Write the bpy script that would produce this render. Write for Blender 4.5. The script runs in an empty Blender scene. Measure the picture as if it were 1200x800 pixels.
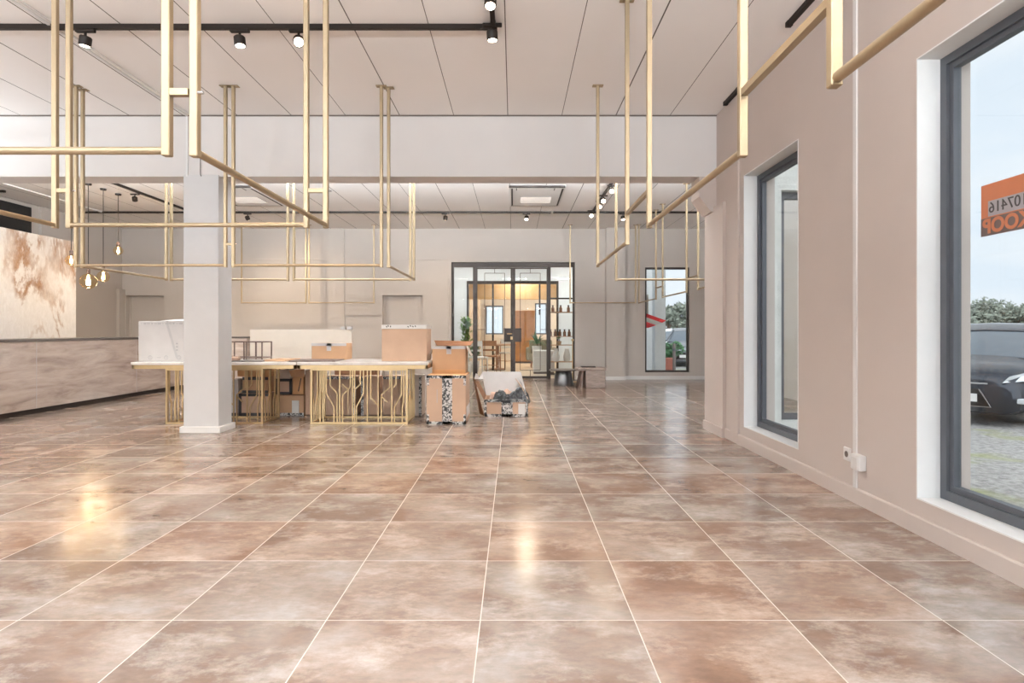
import bpy, bmesh, math, random
from mathutils import Vector, Matrix
R = random.Random(7)
C = bpy.context.scene.collection
F, CX, CY, H = 697.0, 602.0, 388.0, 1.125
CEIL = 3.52
SKY_MAX, EXPOSURE = 1.9, 1.1
UPL = 60
FUP, RUP, LUP = 160, 225, 12
PI = math.pi

def X(px, d): return (px - CX) * d / F
def Z(py, d): return H - (py - CY) * d / F

# ------------------------------------------------------------------ materials
MATS = {}
class NT:
    def __init__(s, name):
        s.m = bpy.data.materials.new(name); s.m.use_nodes = True
        s.t = s.m.node_tree; s.n = s.t.nodes; s.l = s.t.links
        s.b = s.n['Principled BSDF']; s.out = s.n['Material Output']
    def node(s, typ, **kw):
        n = s.n.new(typ)
        for k, v in kw.items():
            if k.startswith('i_'):
                n.inputs[k[2:].replace('_', ' ')].default_value = v
            else: setattr(n, k, v)
        return n
    def link(s, a, b): s.l.new(a, b)
    def math(s, op, a, b=None, c=None):
        n = s.n.new('ShaderNodeMath'); n.operation = op
        for i, v in enumerate((a, b, c)):
            if v is None: continue
            if isinstance(v, (int, float)): n.inputs[i].default_value = v
            else: s.l.new(v, n.inputs[i])
        return n.outputs[0]
    def mix(s, f, a, b):
        n = s.n.new('ShaderNodeMix'); n.data_type = 'RGBA'
        for sock, v in ((n.inputs[0], f), (n.inputs[6], a), (n.inputs[7], b)):
            if isinstance(v, (int, float)): sock.default_value = v
            elif isinstance(v, tuple): sock.default_value = (*v, 1) if len(v) == 3 else v
            else: s.l.new(v, sock)
        return n.outputs[2]
    def ramp(s, f, stops):
        n = s.n.new('ShaderNodeValToRGB'); e = n.color_ramp.elements
        while len(e) < len(stops): e.new(0.5)
        for el, (p, c) in zip(e, stops):
            el.position = p; el.color = (*c, 1)
        s.l.new(f, n.inputs[0]); return n.outputs[0]
    def pos(s): return s.node('ShaderNodeNewGeometry').outputs['Position']
    def objc(s): return s.node('ShaderNodeTexCoord').outputs['Object']
    def noise(s, vec, scale, detail=3, rough=0.5, dist=0.0):
        n = s.node('ShaderNodeTexNoise'); n.inputs['Scale'].default_value = scale
        n.inputs['Detail'].default_value = detail; n.inputs['Roughness'].default_value = rough
        n.inputs['Distortion'].default_value = dist
        s.l.new(vec, n.inputs['Vector']); return n.outputs[0]
    def scale(s, vec, sx, sy, sz, off=None):
        n = s.node('ShaderNodeMapping'); n.inputs['Scale'].default_value = (sx, sy, sz)
        s.l.new(vec, n.inputs['Vector']); return n.outputs[0]
    def bump(s, h, strength=0.2, dist=0.01):
        n = s.node('ShaderNodeBump'); n.inputs['Strength'].default_value = strength
        n.inputs['Distance'].default_value = dist
        s.l.new(h, n.inputs['Height']); s.l.new(n.outputs[0], s.b.inputs['Normal'])

def simple(name, col, rough=0.5, metal=0.0, var=0.06, nscale=9.0, bump=0.0, spec=None):
    t = NT(name)
    no = t.noise(t.objc(), nscale, 4)
    lo = tuple(c * (1 - var) for c in col); hi = tuple(min(1, c * (1 + var)) for c in col)
    t.link(t.ramp(no, [(0.3, lo), (0.7, hi)]), t.b.inputs['Base Color'])
    t.b.inputs['Roughness'].default_value = rough; t.b.inputs['Metallic'].default_value = metal
    if spec is not None: t.b.inputs['Specular IOR Level'].default_value = spec
    if bump: t.bump(t.noise(t.objc(), nscale * 12, 3), bump, 0.004)
    MATS[name] = t.m; return t.m

def emit(name, col, strength):
    t = NT(name)
    t.b.inputs['Base Color'].default_value = (*col, 1)
    t.b.inputs['Emission Color'].default_value = (*col, 1)
    t.b.inputs['Emission Strength'].default_value = strength
    MATS[name] = t.m; return t.m

def glass(name, tint=(0.97, 0.985, 0.98), refl=1.0, ior=1.45):
    t = NT(name); t.n.remove(t.b)
    tr = t.node('ShaderNodeBsdfTransparent'); tr.inputs[0].default_value = (*tint, 1)
    gl = t.node('ShaderNodeBsdfGlossy'); gl.inputs['Roughness'].default_value = 0.01
    fr = t.node('ShaderNodeFresnel'); ge = t.node('ShaderNodeNewGeometry')
    t.link(t.math('MULTIPLY_ADD', ge.outputs['Backfacing'], 1 / ior - ior, ior), fr.inputs[0])   # same reflectance from both sides of a thin pane
    mx = t.node('ShaderNodeMixShader')
    t.link(t.math('MULTIPLY', fr.outputs[0], 0.6 * refl), mx.inputs[0])
    t.link(tr.outputs[0], mx.inputs[1]); t.link(gl.outputs[0], mx.inputs[2])
    t.link(mx.outputs[0], t.out.inputs[0])
    MATS[name] = t.m; return t.m

# palette
simple('wall_paint', (0.62, 0.595, 0.58), 0.75, var=0.015, nscale=3, bump=0.05)
simple('wall_paint_rear', (0.49, 0.445, 0.405), 0.75, var=0.015, nscale=3, bump=0.05)
simple('wall_paint_right', (0.48, 0.41, 0.37), 0.6, var=0.02, nscale=2.5, bump=0.05)
simple('white_paint', (0.70, 0.695, 0.685), 0.55, var=0.015)
simple('column_paint', (0.55, 0.545, 0.545), 0.55, var=0.015, bump=0.05)
simple('brass', (0.40, 0.31, 0.20), 0.45, 0.75, var=0.04)
simple('brass_gold', (0.54, 0.385, 0.205), 0.36, 0.85, var=0.06)
simple('black_metal', (0.018, 0.012, 0.009), 0.5, 0.0, var=0.1, spec=0.25)
simple('bronze_frame', (0.035, 0.026, 0.022), 0.5, 0.0, var=0.08, spec=0.25)
simple('grey_frame', (0.075, 0.08, 0.092), 0.4, 0.1, var=0.06)
simple('chrome', (0.7, 0.7, 0.72), 0.2, 1.0, var=0.03)
simple('black_void', (0.008, 0.007, 0.006), 0.8, var=0.1)
simple('counter_top', (0.09, 0.075, 0.065), 0.35, var=0.1)
simple('cardboard', (0.50, 0.305, 0.175), 0.8, var=0.05, nscale=5, bump=0.05)
simple('cardboard_pink', (0.54, 0.365, 0.255), 0.8, var=0.05, nscale=5, bump=0.05)
simple('cardboard_inside', (0.20, 0.085, 0.034), 0.85, var=0.06, nscale=5)
simple('cardboard_orange', (0.57, 0.31, 0.14), 0.8, var=0.06, nscale=5)
simple('cardboard_grey', (0.55, 0.47, 0.40), 0.8, var=0.06, nscale=5)
simple('white_card', (0.60, 0.57, 0.55), 0.7, var=0.03)
simple('paper', (0.78, 0.76, 0.73), 0.7, var=0.03)
simple('kraft_paper', (0.66, 0.45, 0.34), 0.8, var=0.12, nscale=14)
simple('black_plastic', (0.014, 0.013, 0.013), 0.38, var=0.2, nscale=20, spec=0.3)
simple('print_grey', (0.42, 0.40, 0.40), 0.7)
simple('print_black', (0.05, 0.045, 0.045), 0.6)
simple('tape_grey', (0.50, 0.48, 0.47), 0.35)
simple('cream_panel', (0.63, 0.56, 0.475), 0.5, var=0.02)
simple('dark_wood', (0.10, 0.06, 0.045), 0.45, var=0.15)
simple('white_plastic', (0.66, 0.64, 0.62), 0.4, var=0.02)
simple('grille_dark', (0.14, 0.11, 0.095), 0.6)
simple('concrete_trim', (0.62, 0.61, 0.58), 0.85, var=0.06, nscale=20, bump=0.15)
simple('bright_plaster', (0.86, 0.86, 0.84), 0.8, var=0.03)
simple('drum_metal', (0.10, 0.095, 0.095), 0.28, 0.7, var=0.08)
simple('sign_orange', (0.44, 0.15, 0.07), 0.5, var=0.04)
simple('sign_dark', (0.12, 0.09, 0.085), 0.5, var=0.05)
simple('sign_grey', (0.30, 0.285, 0.30), 0.5, var=0.03)
simple('sign_red', (0.80, 0.02, 0.03), 0.4, var=0.04)
simple('car_dark', (0.035, 0.038, 0.048), 0.16, 0.35, var=0.05)
simple('car_grey', (0.22, 0.23, 0.245), 0.2, 0.4, var=0.05)
simple('car_white', (0.80, 0.80, 0.80), 0.2, 0.0, var=0.02)
simple('car_glass', (0.12, 0.14, 0.16), 0.05, 0.0, var=0.05)
simple('rubber', (0.02, 0.02, 0.02), 0.8)
simple('headlamp', (0.75, 0.77, 0.8), 0.08, 0.4)
simple('leaf_far', (0.17, 0.19, 0.15), 0.7, var=0.3, nscale=2)
simple('leaf_green', (0.16, 0.30, 0.08), 0.5, var=0.35, nscale=6)
simple('leaf_dark', (0.06, 0.15, 0.06), 0.45, var=0.35, nscale=6)
simple('bark', (0.14, 0.10, 0.075), 0.85, var=0.2)
simple('ochre_wall', (0.70, 0.47, 0.24), 0.7, var=0.03)
simple('far_wall', (0.72, 0.66, 0.58), 0.8, var=0.03)
simple('ochre_wood', (0.62, 0.33, 0.14), 0.5, var=0.1, nscale=4)
simple('curtain', (0.66, 0.57, 0.47), 0.85, var=0.05)
simple('blue_grey_wall', (0.66, 0.70, 0.74), 0.8, var=0.02)
simple('light_floor', (0.66, 0.54, 0.41), 0.4, var=0.05)
simple('chair_wood', (0.34, 0.17, 0.09), 0.45, var=0.12)
simple('olive_fabric', (0.30, 0.27, 0.19), 0.9, var=0.08, nscale=30)
simple('pot_white', (0.72, 0.72, 0.71), 0.4, var=0.03)
simple('jar_brown', (0.20, 0.09, 0.045), 0.2, var=0.15)
simple('shelf_wood', (0.38, 0.22, 0.13), 0.5, var=0.1)
simple('brick_red', (0.28, 0.09, 0.06), 0.8, var=0.1)
simple('basket', (0.45, 0.30, 0.18), 0.8, var=0.2, nscale=30)
glass('pane_glass'); glass('door_glass', (0.94, 0.96, 0.96), 0.8); glass('bulb_glass', (1.0, 0.90, 0.72), 1.2)
emit('lamp_lens', (1.0, 0.80, 0.62), 14.0)
emit('filament', (1.0, 0.72, 0.38), 30.0)
emit('ceiling_panel_light', (1.0, 0.86, 0.68), 5.0)

def mat_floor():
    t = NT('floor_tiles'); p = t.pos()
    sep = t.node('ShaderNodeSeparateXYZ'); t.link(p, sep.inputs[0])
    u = t.math('DIVIDE', t.math('ADD', sep.outputs[0], 0.13 + 60), 0.6)
    v = t.math('DIVIDE', t.math('SUBTRACT', sep.outputs[1], 2.316 - 60), 0.6)
    fu, fv = t.math('FRACT', u), t.math('FRACT', v)
    iu, iv = t.math('FLOOR', u), t.math('FLOOR', v)
    g = 0.0037
    du = t.math('MINIMUM', fu, t.math('SUBTRACT', 1.0, fu))
    dv = t.math('MINIMUM', fv, t.math('SUBTRACT', 1.0, fv))
    grout = t.math('LESS_THAN', t.math('MINIMUM', du, dv), g)
    cmb = t.node('ShaderNodeCombineXYZ'); t.link(iu, cmb.inputs[0]); t.link(iv, cmb.inputs[1])
    wn = t.node('ShaderNodeTexWhiteNoise', noise_dimensions='3D'); t.link(cmb.outputs[0], wn.inputs[0])
    # shift the pattern per tile
    va = t.node('ShaderNodeVectorMath', operation='MULTIPLY_ADD')
    t.link(wn.outputs['Color'], va.inputs[0]); va.inputs[1].default_value = (37, 53, 29)
    t.link(p, va.inputs[2])
    vv = va.outputs[0]
    big = t.noise(t.scale(vv, 0.8, 1.0, 1), 2.6, 4, 0.5, 0.3)
    stre = t.noise(t.scale(vv, 1.0, 1.6, 1), 3.0, 12, 0.74, 0.15)
    fine = t.noise(t.scale(vv, 2.0, 4.0, 1), 9.0, 6, 0.7)
    base = t.ramp(big, [(0.30, (0.155, 0.103, 0.079)), (0.43, (0.212, 0.143, 0.106)), (0.56, (0.285, 0.223, 0.187)), (0.72, (0.385, 0.35, 0.325))])
    pale = t.ramp(stre, [(0.49, (0, 0, 0)), (0.63, (1, 1, 1))])
    col = t.mix(t.math('MULTIPLY', pale, 0.55), base, (0.56, 0.50, 0.455))
    fl = t.ramp(fine, [(0.35, (0.80, 0.79, 0.78)), (0.7, (1.14, 1.13, 1.12))])
    mm = t.node('ShaderNodeMix', data_type='RGBA', blend_type='MULTIPLY'); mm.inputs[0].default_value = 1
    t.link(col, mm.inputs[6]); t.link(fl, mm.inputs[7])
    # whole-tile tone: some warmer, some greyer
    tone = t.ramp(wn.outputs['Value'], [(0.0, (1.10, 0.97, 0.88)), (0.5, (1, 1, 1)), (1.0, (0.92, 0.95, 0.97))])
    m2 = t.node('ShaderNodeMix', data_type='RGBA', blend_type='MULTIPLY'); m2.inputs[0].default_value = 1
    t.link(mm.outputs[2], m2.inputs[6]); t.link(tone, m2.inputs[7])
    fin = t.mix(grout, m2.outputs[2], (0.58, 0.51, 0.45))
    t.link(fin, t.b.inputs['Base Color'])
    t.link(t.math('MULTIPLY_ADD', grout, 0.4, 0.185), t.b.inputs['Roughness'])
    t.bump(t.math('MULTIPLY', grout, -1.0), 0.25, 0.002)
    MATS['floor_tiles'] = t.m
def mat_ceiling():
    t = NT('ceiling_panels'); p = t.pos()
    sep = t.node('ShaderNodeSeparateXYZ'); t.link(p, sep.inputs[0])
    u = t.math('DIVIDE', t.math('ADD', sep.outputs[0], 0.066 + 60), 0.6)
    us = t.math('ADD', u, 0.5)
    wn = t.node('ShaderNodeTexWhiteNoise', noise_dimensions='1D'); t.link(t.math('FLOOR', us), wn.inputs['W'])
    f = t.math('ABSOLUTE', t.math('SUBTRACT', t.math('FRACT', us), 0.5))
    w = t.math('MULTIPLY_ADD', wn.outputs['Value'], 0.006, 0.005)
    j = t.math('LESS_THAN', f, w)
    no = t.noise(p, 0.9, 3)
    base = t.ramp(no, [(0.3, (0.83, 0.805, 0.785)), (0.7, (0.86, 0.835, 0.815))])
    t.link(t.mix(j, base, (0.10, 0.085, 0.075)), t.b.inputs['Base Color'])
    t.b.inputs['Roughness'].default_value = 0.6
    t.bump(t.math('MULTIPLY', j, -1.0), 0.4, 0.004)
    MATS['ceiling_panels'] = t.m
def mat_counter():
    t = NT('counter_stone'); p = t.objc()
    a = t.noise(t.scale(p, 1, 0.55, 3.2), 2.2, 7, 0.62, 0.6)
    b = t.noise(t.scale(p, 1, 1.2, 9.0), 3.0, 6, 0.7)
    col = t.ramp(a, [(0.28, (0.24, 0.18, 0.145)), (0.45, (0.42, 0.335, 0.28)), (0.58, (0.50, 0.42, 0.365)), (0.75, (0.62, 0.55, 0.49))])
    col2 = t.mix(t.math('MULTIPLY', t.ramp(b, [(0.5, (0, 0, 0)), (0.75, (1, 1, 1))]), 0.35), col, (0.30, 0.25, 0.235))
    t.link(col2, t.b.inputs['Base Color']); t.b.inputs['Roughness'].default_value = 0.4
    MATS['counter_stone'] = t.m
def mat_marble():
    t = NT('gold_marble'); p = t.objc()
    w = t.noise(t.scale(p, 1, 1.0, 0.33), 0.75, 9, 0.66, 0.9)
    v = t.math('ABSOLUTE', t.math('SUBTRACT', w, 0.5))
    vein = t.ramp(v, [(0.0, (1, 1, 1)), (0.025, (0.8, 0.8, 0.8)), (0.06, (0, 0, 0))])
    msk = t.ramp(t.noise(t.scale(p, 1, 1, 0.6), 1.6, 5), [(0.40, (0.1, 0.1, 0.1)), (0.56, (1, 1, 1))])
    fine = t.noise(t.scale(p, 1, 2, 1), 7, 6, 0.7, 1.0)
    base = t.ramp(fine, [(0.3, (0.68, 0.66, 0.64)), (0.7, (0.81, 0.80, 0.79))])
    bl = t.ramp(fine, [(0.3, (0.22, 0.095, 0.035)), (0.7, (0.42, 0.23, 0.11))])
    t.link(t.mix(t.math('MULTIPLY', vein, msk), base, bl), t.b.inputs['Base Color'])
    t.b.inputs['Roughness'].default_value = 0.3
    MATS['gold_marble'] = t.m
def mat_ground():
    t = NT('gravel'); p = t.pos()
    a = t.noise(p, 16, 4, 0.7); b = t.noise(p, 0.9, 4)
    vo = t.node('ShaderNodeTexVoronoi'); vo.inputs['Scale'].default_value = 22; t.link(p, vo.inputs['Vector'])
    col = t.ramp(a, [(0.3, (0.22, 0.21, 0.20)), (0.7, (0.52, 0.50, 0.48))])
    g = t.ramp(b, [(0.56, (0, 0, 0)), (0.66, (1, 1, 1))])
    t.link(t.mix(t.math('MULTIPLY', g, 0.7), col, (0.32, 0.34, 0.13)), t.b.inputs['Base Color'])
    t.b.inputs['Roughness'].default_value = 0.9
    t.bump(vo.outputs['Distance'], 0.6, 0.02)
    MATS['gravel'] = t.m
def mat_tape():
    t = NT('printed_tape'); p = t.objc()
    n = t.noise(t.scale(p, 1, 1, 1), 26, 2, 0.5, 1.4)
    c = t.ramp(n, [(0.46, (0.03, 0.03, 0.03)), (0.52, (0.62, 0.60, 0.58))])
    t.link(c, t.b.inputs['Base Color']); t.b.inputs['Roughness'].default_value = 0.35
    MATS['printed_tape'] = t.m
def mat_concrete():
    t = NT('facade_concrete'); p = t.pos()
    n = t.noise(p, 5, 6, 0.65); n2 = t.noise(p, 40, 3)
    c = t.ramp(n, [(0.3, (0.56, 0.57, 0.54)), (0.7, (0.70, 0.70, 0.67))])
    t.link(c, t.b.inputs['Base Color']); t.b.inputs['Roughness'].default_value = 0.9
    t.bump(n2, 0.5, 0.01); MATS['facade_concrete'] = t.m
def mat_bench():
    t = NT('grey_wood'); p = t.objc()
    n = t.noise(t.scale(p, 1.5, 5, 12), 3, 6, 0.65, 0.6)
    c = t.ramp(n, [(0.3, (0.16, 0.115, 0.095)), (0.7, (0.36, 0.29, 0.25))])
    t.link(c, t.b.inputs['Base Color']); t.b.inputs['Roughness'].default_value = 0.6
    MATS['grey_wood'] = t.m
def mat_tabletop():
    t = NT('table_marble'); p = t.objc()
    n = t.noise(p, 3, 7, 0.6, 1.0)
    c = t.ramp(n, [(0.38, (0.66, 0.62, 0.57)), (0.55, (0.84, 0.80, 0.76))])
    t.link(c, t.b.inputs['Base Color']); t.b.inputs['Roughness'].default_value = 0.2
    MATS['table_marble'] = t.m
for f in (mat_floor, mat_ceiling, mat_counter, mat_marble, mat_ground, mat_tape, mat_concrete, mat_bench, mat_tabletop): f()

# ------------------------------------------------------------------ mesh helpers
class MB:
    def __init__(s): s.bm = bmesh.new(); s.mi = 0
    def face(s, vs):
        try:
            f = s.bm.faces.new(vs); f.material_index = s.mi; return f
        except ValueError: return None
    def hexa(s, pts):
        v = [s.bm.verts.new(p) for p in pts]
        for q in ((3, 2, 1, 0), (4, 5, 6, 7), (0, 1, 5, 4), (1, 2, 6, 5), (2, 3, 7, 6), (3, 0, 4, 7)):
            s.face([v[i] for i in q])
        return s
    def box(s, x0, x1, y0, y1, z0, z1):
        return s.hexa([(x0, y0, z0), (x1, y0, z0), (x1, y1, z0), (x0, y1, z0), (x0, y0, z1), (x1, y0, z1), (x1, y1, z1), (x0, y1, z1)])
    def cbox(s, c, sz, M=None):
        x, y, z = (a / 2 for a in sz); M = M or Matrix.Identity(3); c = Vector(c)
        return s.hexa([c + M @ Vector(p) for p in ((-x, -y, -z), (x, -y, -z), (x, y, -z), (-x, y, -z), (-x, -y, z), (x, -y, z), (x, y, z), (-x, y, z))])
    def rings(s, rings, cap=True, closed=True):
        R_ = [[s.bm.verts.new(p) for p in r] for r in rings]; n = len(R_[0])
        for a, b in zip(R_, R_[1:]):
            for i in range(n if closed else n - 1):
                s.face([a[i], a[(i + 1) % n], b[(i + 1) % n], b[i]])
        if cap:
            s.face(list(reversed(R_[0]))); s.face(R_[-1])
        return s
    def tube(s, pts, r, n=12, phase=0.0):
        pts = [Vector(p) for p in pts]; rr = r if isinstance(r, (list, tuple)) else [r] * len(pts)
        rg = []; up = None
        for i, p in enumerate(pts):
            if i == 0: d = (pts[1] - p).normalized()
            elif i == len(pts) - 1: d = (p - pts[i - 1]).normalized()
            else: d = ((p - pts[i - 1]).normalized() + (pts[i + 1] - p).normalized()).normalized()
            if up is None: up = Vector((0, 0, 1)) if abs(d.z) < 0.9 else Vector((0, 1, 0))
            a = d.cross(up).normalized(); b = d.cross(a).normalized()
            k = 1.0
            if 0 < i < len(pts) - 1:
                cosv = max(0.35, d.dot((p - pts[i - 1]).normalized())); k = 1 / cosv if n == 4 else 1
            rg.append([p + (a * math.cos(phase + 2 * PI * j / n) + b * math.sin(phase + 2 * PI * j / n)) * rr[i] for j in range(n)])
        return s.rings(rg)
    def bar(s, pts, w):   # square section bar
        return s.tube(pts, w / math.sqrt(2), 4, PI / 4)
    def lathe(s, prof, c=(0, 0, 0), n=24, cap=True):
        c = Vector(c)
        return s.rings([[c + Vector((r * math.cos(2 * PI * j / n), r * math.sin(2 * PI * j / n), z)) for j in range(n)] for r, z in prof], cap)
    def prism(s, poly, a0, a1, axis='y'):
        def P(u, v, a):
            return {'y': (u, a, v), 'x': (a, u, v), 'z': (u, v, a)}[axis]
        return s.rings([[P(u, v, a0) for u, v in poly], [P(u, v, a1) for u, v in poly]])
    def sphere(s, c, r, n=16, m=10, sc=(1, 1, 1)):
        c = Vector(c); rg = []
        for i in range(1, m):
            th = PI * i / m
            rg.append([c + Vector((r * sc[0] * math.sin(th) * math.cos(2 * PI * j / n), r * sc[1] * math.sin(th) * math.sin(2 * PI * j / n), -r * sc[2] * math.cos(th))) for j in range(n)])
        return s.rings(rg)
    def quad(s, a, b, c, d): s.face([s.bm.verts.new(p) for p in (a, b, c, d)]); return s
    def bevel(s, w, seg=2):
        bmesh.ops.bevel(s.bm, geom=s.bm.edges[:], offset=w, segments=seg, affect='EDGES', profile=0.5, clamp_overlap=True); return s
    def xform(s, M):
        bmesh.ops.transform(s.bm, matrix=M, verts=s.bm.verts[:]); return s
    def build(s, name, mat, parent=None, loc=(0, 0, 0), smooth=False, rotz=0.0):
        bmesh.ops.recalc_face_normals(s.bm, faces=s.bm.faces[:])
        me = bpy.data.meshes.new(name); s.bm.to_mesh(me); s.bm.free()
        for m in (mat if isinstance(mat, (list, tuple)) else [mat]): me.materials.append(MATS[m])
        if smooth:
            for p in me.polygons: p.use_smooth = True
            try: me.set_sharp_from_angle(angle=math.radians(40))
            except Exception: pass
        o = bpy.data.objects.new(name, me); C.objects.link(o)
        o.location = loc; o.rotation_euler = (0, 0, rotz)
        if parent is not None: o.parent = parent
        return o

def tag(o, label, cat, group=None):
    o['label'] = label; o['category'] = cat
    if group: o['group'] = group
    return o
def thing(name, label, cat, loc=(0, 0, 0), rotz=0.0, group=None):
    o = bpy.data.objects.new(name, None); C.objects.link(o)
    o.empty_display_size = 0.1; o.location = loc; o.rotation_euler = (0, 0, rotz)
    return tag(o, label, cat, group)
def struct(o, label=None, cat=None):
    o['kind'] = 'structure'
    if label: o['label'] = label; o['category'] = cat
    return o
def sempty(name, label, cat, loc=(0, 0, 0)):
    o = thing(name, label, cat, loc); o['kind'] = 'structure'; return o
def dup(root, label, loc=None, rotz=None, group=None):
    r = root.copy(); C.objects.link(r); r['label'] = label
    if group: r['group'] = group
    if loc is not None: r.location = loc
    if rotz is not None: r.rotation_euler = (0, 0, rotz)
    for ch in list(root.children):
        c = ch.copy(); C.objects.link(c); c.parent = r
        for g in list(ch.children):
            d = g.copy(); C.objects.link(d); d.parent = c
    return r
def text_bm(txt, size, extrude=0.002, align='CENTER', bold=0.0):
    cu = bpy.data.curves.new('lettering', 'FONT'); cu.body = txt; cu.size = size
    cu.extrude = extrude; cu.align_x = align; cu.align_y = 'CENTER'; cu.offset = bold
    o = bpy.data.objects.new('lettering', cu); C.objects.link(o)
    dg = bpy.context.evaluated_depsgraph_get(); me = bpy.data.meshes.new_from_object(o.evaluated_get(dg))
    bpy.data.objects.remove(o); bpy.data.curves.remove(cu)
    mb = MB(); mb.bm.from_mesh(me); bpy.data.meshes.remove(me); return mb

# ------------------------------------------------------------------ camera
cam = bpy.data.cameras.new('camera'); co = bpy.data.objects.new('camera', cam); C.objects.link(co)
co.location = (0, 0, H); co.rotation_euler = (PI / 2, 0, 0)
cam.sensor_width = 36; cam.lens = 36 * F / 1200; cam.shift_x = -(CX - 600) / 1200; cam.shift_y = -(400 - CY) / 1200
cam.clip_start = 0.02; cam.clip_end = 500
bpy.context.scene.camera = co

# ------------------------------------------------------------------ setting
XL, XR, XW, YF, YB0, YB1, YBACK = -9.15, 2.25, 4.6, -3.6, 6.6, 6.9, 13.9
struct(MB().prism([(XL - 0.3, YF - 0.3), (XR + 0.28, YF - 0.3), (XR + 0.28, YB0 + 0.02), (XW + 0.3, YB0 + 0.02), (XW + 0.3, 14.2), (XL - 0.3, 14.2)], -0.25, 0.0, 'z').build('floor', 'floor_tiles'), 'large brown stone-look floor tiles with pale joints', 'floor')
mb = MB(); mb.box(XL - 0.3, XR + 0.3, YF - 0.3, YB0, CEIL, CEIL + 0.3); mb.box(XL - 0.3, XW + 0.35, YB0, 14.2, CEIL, CEIL + 0.3)
struct(mb.build('ceiling', 'ceiling_panels'), 'pale ceiling of long panels with dark joints', 'ceiling')

def wall_along_y(mb, x0, x1, y0, y1, z0, z1, ops):
    y = y0
    for (a, b, c, d) in sorted(ops):
        mb.box(x0, x1, y, a, z0, z1)
        if c > z0: mb.box(x0, x1, a, b, z0, c)
        if d < z1: mb.box(x0, x1, a, b, d, z1)
        y = b
    mb.box(x0, x1, y, y1, z0, z1)
def wall_along_x(mb, y0, y1, x0, x1, z0, z1, ops):
    x = x0
    for (a, b, c, d) in sorted(ops):
        mb.box(x, a, y0, y1, z0, z1)
        if c > z0: mb.box(a, b, y0, y1, z0, c)
        if d < z1: mb.box(a, b, y0, y1, d, z1)
        x = b
    mb.box(x, x1, y0, y1, z0, z1)

W1 = (4.70, 5.81, 0.19, 2.645); W2 = (2.05, 3.32, 0.19, 2.645); W3 = (-0.9, 0.45, 0.19, 2.645)
mb = MB(); wall_along_y(mb, XR, XR + 0.30, YF, YB1, 0, CEIL, [W1, W2, W3])
struct(mb.build('wall_right', 'wall_paint_right'), 'beige plastered wall with tall windows on the right', 'wall')
# shallow pilaster strips on the right wall
mb = MB(); mb.box(XR - 0.02, XR, 5.92, 6.12, 0, CEIL); mb.box(XR - 0.035, XR, 6.3, YB1, 0, 2.5)
struct(mb.build('trim_1', 'wall_paint_right'))
mb = MB()
for (a, b, c, d) in (W1, W2, W3):     # white window reveals
    t_ = 0.008
    mb.box(XR - 0.003, XR + 0.13, b - t_, b, c, d); mb.box(XR - 0.003, XR + 0.13, a, a + t_, c, d)
    mb.box(XR - 0.003, XR + 0.13, a + t_, b - t_, c, c + t_); mb.box(XR - 0.003, XR + 0.13, a + t_, b - t_, d - t_, d)
struct(mb.build('trim_2', 'white_paint'), 'white painted window reveals', 'window reveal')
# baseboard right
mb = MB(); mb.prism([(XR, 0), (XR, 0.10), (XR - 0.012, 0.10), (XR - 0.018, 0.092), (XR - 0.018, 0)], YF, YB1, 'y')
mb.prism([(6.28, 0), (6.28, 0.10), (6.9, 0.10), (6.9, 0)], XR - 0.055, XR - 0.035, 'x')
struct(mb.build('baseboard_right', 'wall_paint_right'), 'beige skirting board along the window wall', 'baseboard')

def tall_window_y(name, label, a, b, c, d, x):
    w = sempty(name, label, 'window', (x, (a + b) / 2, c))
    h, z1 = (b - a) / 2, d - c
    m = MB()
    for (q, r, s_, t_) in ((-h, -h + 0.055, 0, z1), (h - 0.055, h, 0, z1), (-h + 0.055, h - 0.055, 0, 0.06), (-h + 0.055, h - 0.055, z1 - 0.055, z1)):
        m.box(0, 0.07, q, r, s_, t_)
    m.build('window_frame', 'grey_frame', w)
    m = MB()
    for (q, r, s_, t_) in ((-h + 0.055, -h + 0.085, 0.06, z1 - 0.055), (h - 0.085, h - 0.055, 0.06, z1 - 0.055), (-h + 0.085, h - 0.085, 0.06, 0.09), (-h + 0.085, h - 0.085, z1 - 0.085, z1 - 0.055)):
        m.box(0.018, 0.06, q, r, s_, t_)
    m.build('glazing_bead', 'grey_frame', w)
    MB().box(0.034, 0.042, -h + 0.08, h - 0.08, 0.085, z1 - 0.08).build('pane', 'pane_glass', w)
    return w
tall_window_y('window_1', 'narrow tall window with grey frame nearest the beam', *W1, XR + 0.125)
tall_window_y('window_2', 'large tall grey framed window with an orange sign, at right edge', *W2, XR + 0.125)
tall_window_y('window_3', 'tall grey framed window beside the camera', *W3, XR + 0.125)

def tall_window_x(name, label, a, b, c, d, y, mat='grey_frame', fw=0.05):
    w = sempty(name, label, 'window', ((a + b) / 2, y, c)); h, z1 = (b - a) / 2, d - c
    m = MB()
    for (q, r, s_, t_) in ((-h, -h + fw, 0, z1), (h - fw, h, 0, z1), (-h + fw, h - fw, 0, fw), (-h + fw, h - fw, z1 - fw, z1)):
        m.box(q, r, 0, 0.07, s_, t_)
    m.build('window_frame', mat, w)
    MB().box(-h + fw - 0.01, h - fw + 0.01, 0.03, 0.038, fw - 0.01, z1 - fw + 0.01).build('pane', 'pane_glass', w)
    return w

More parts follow.
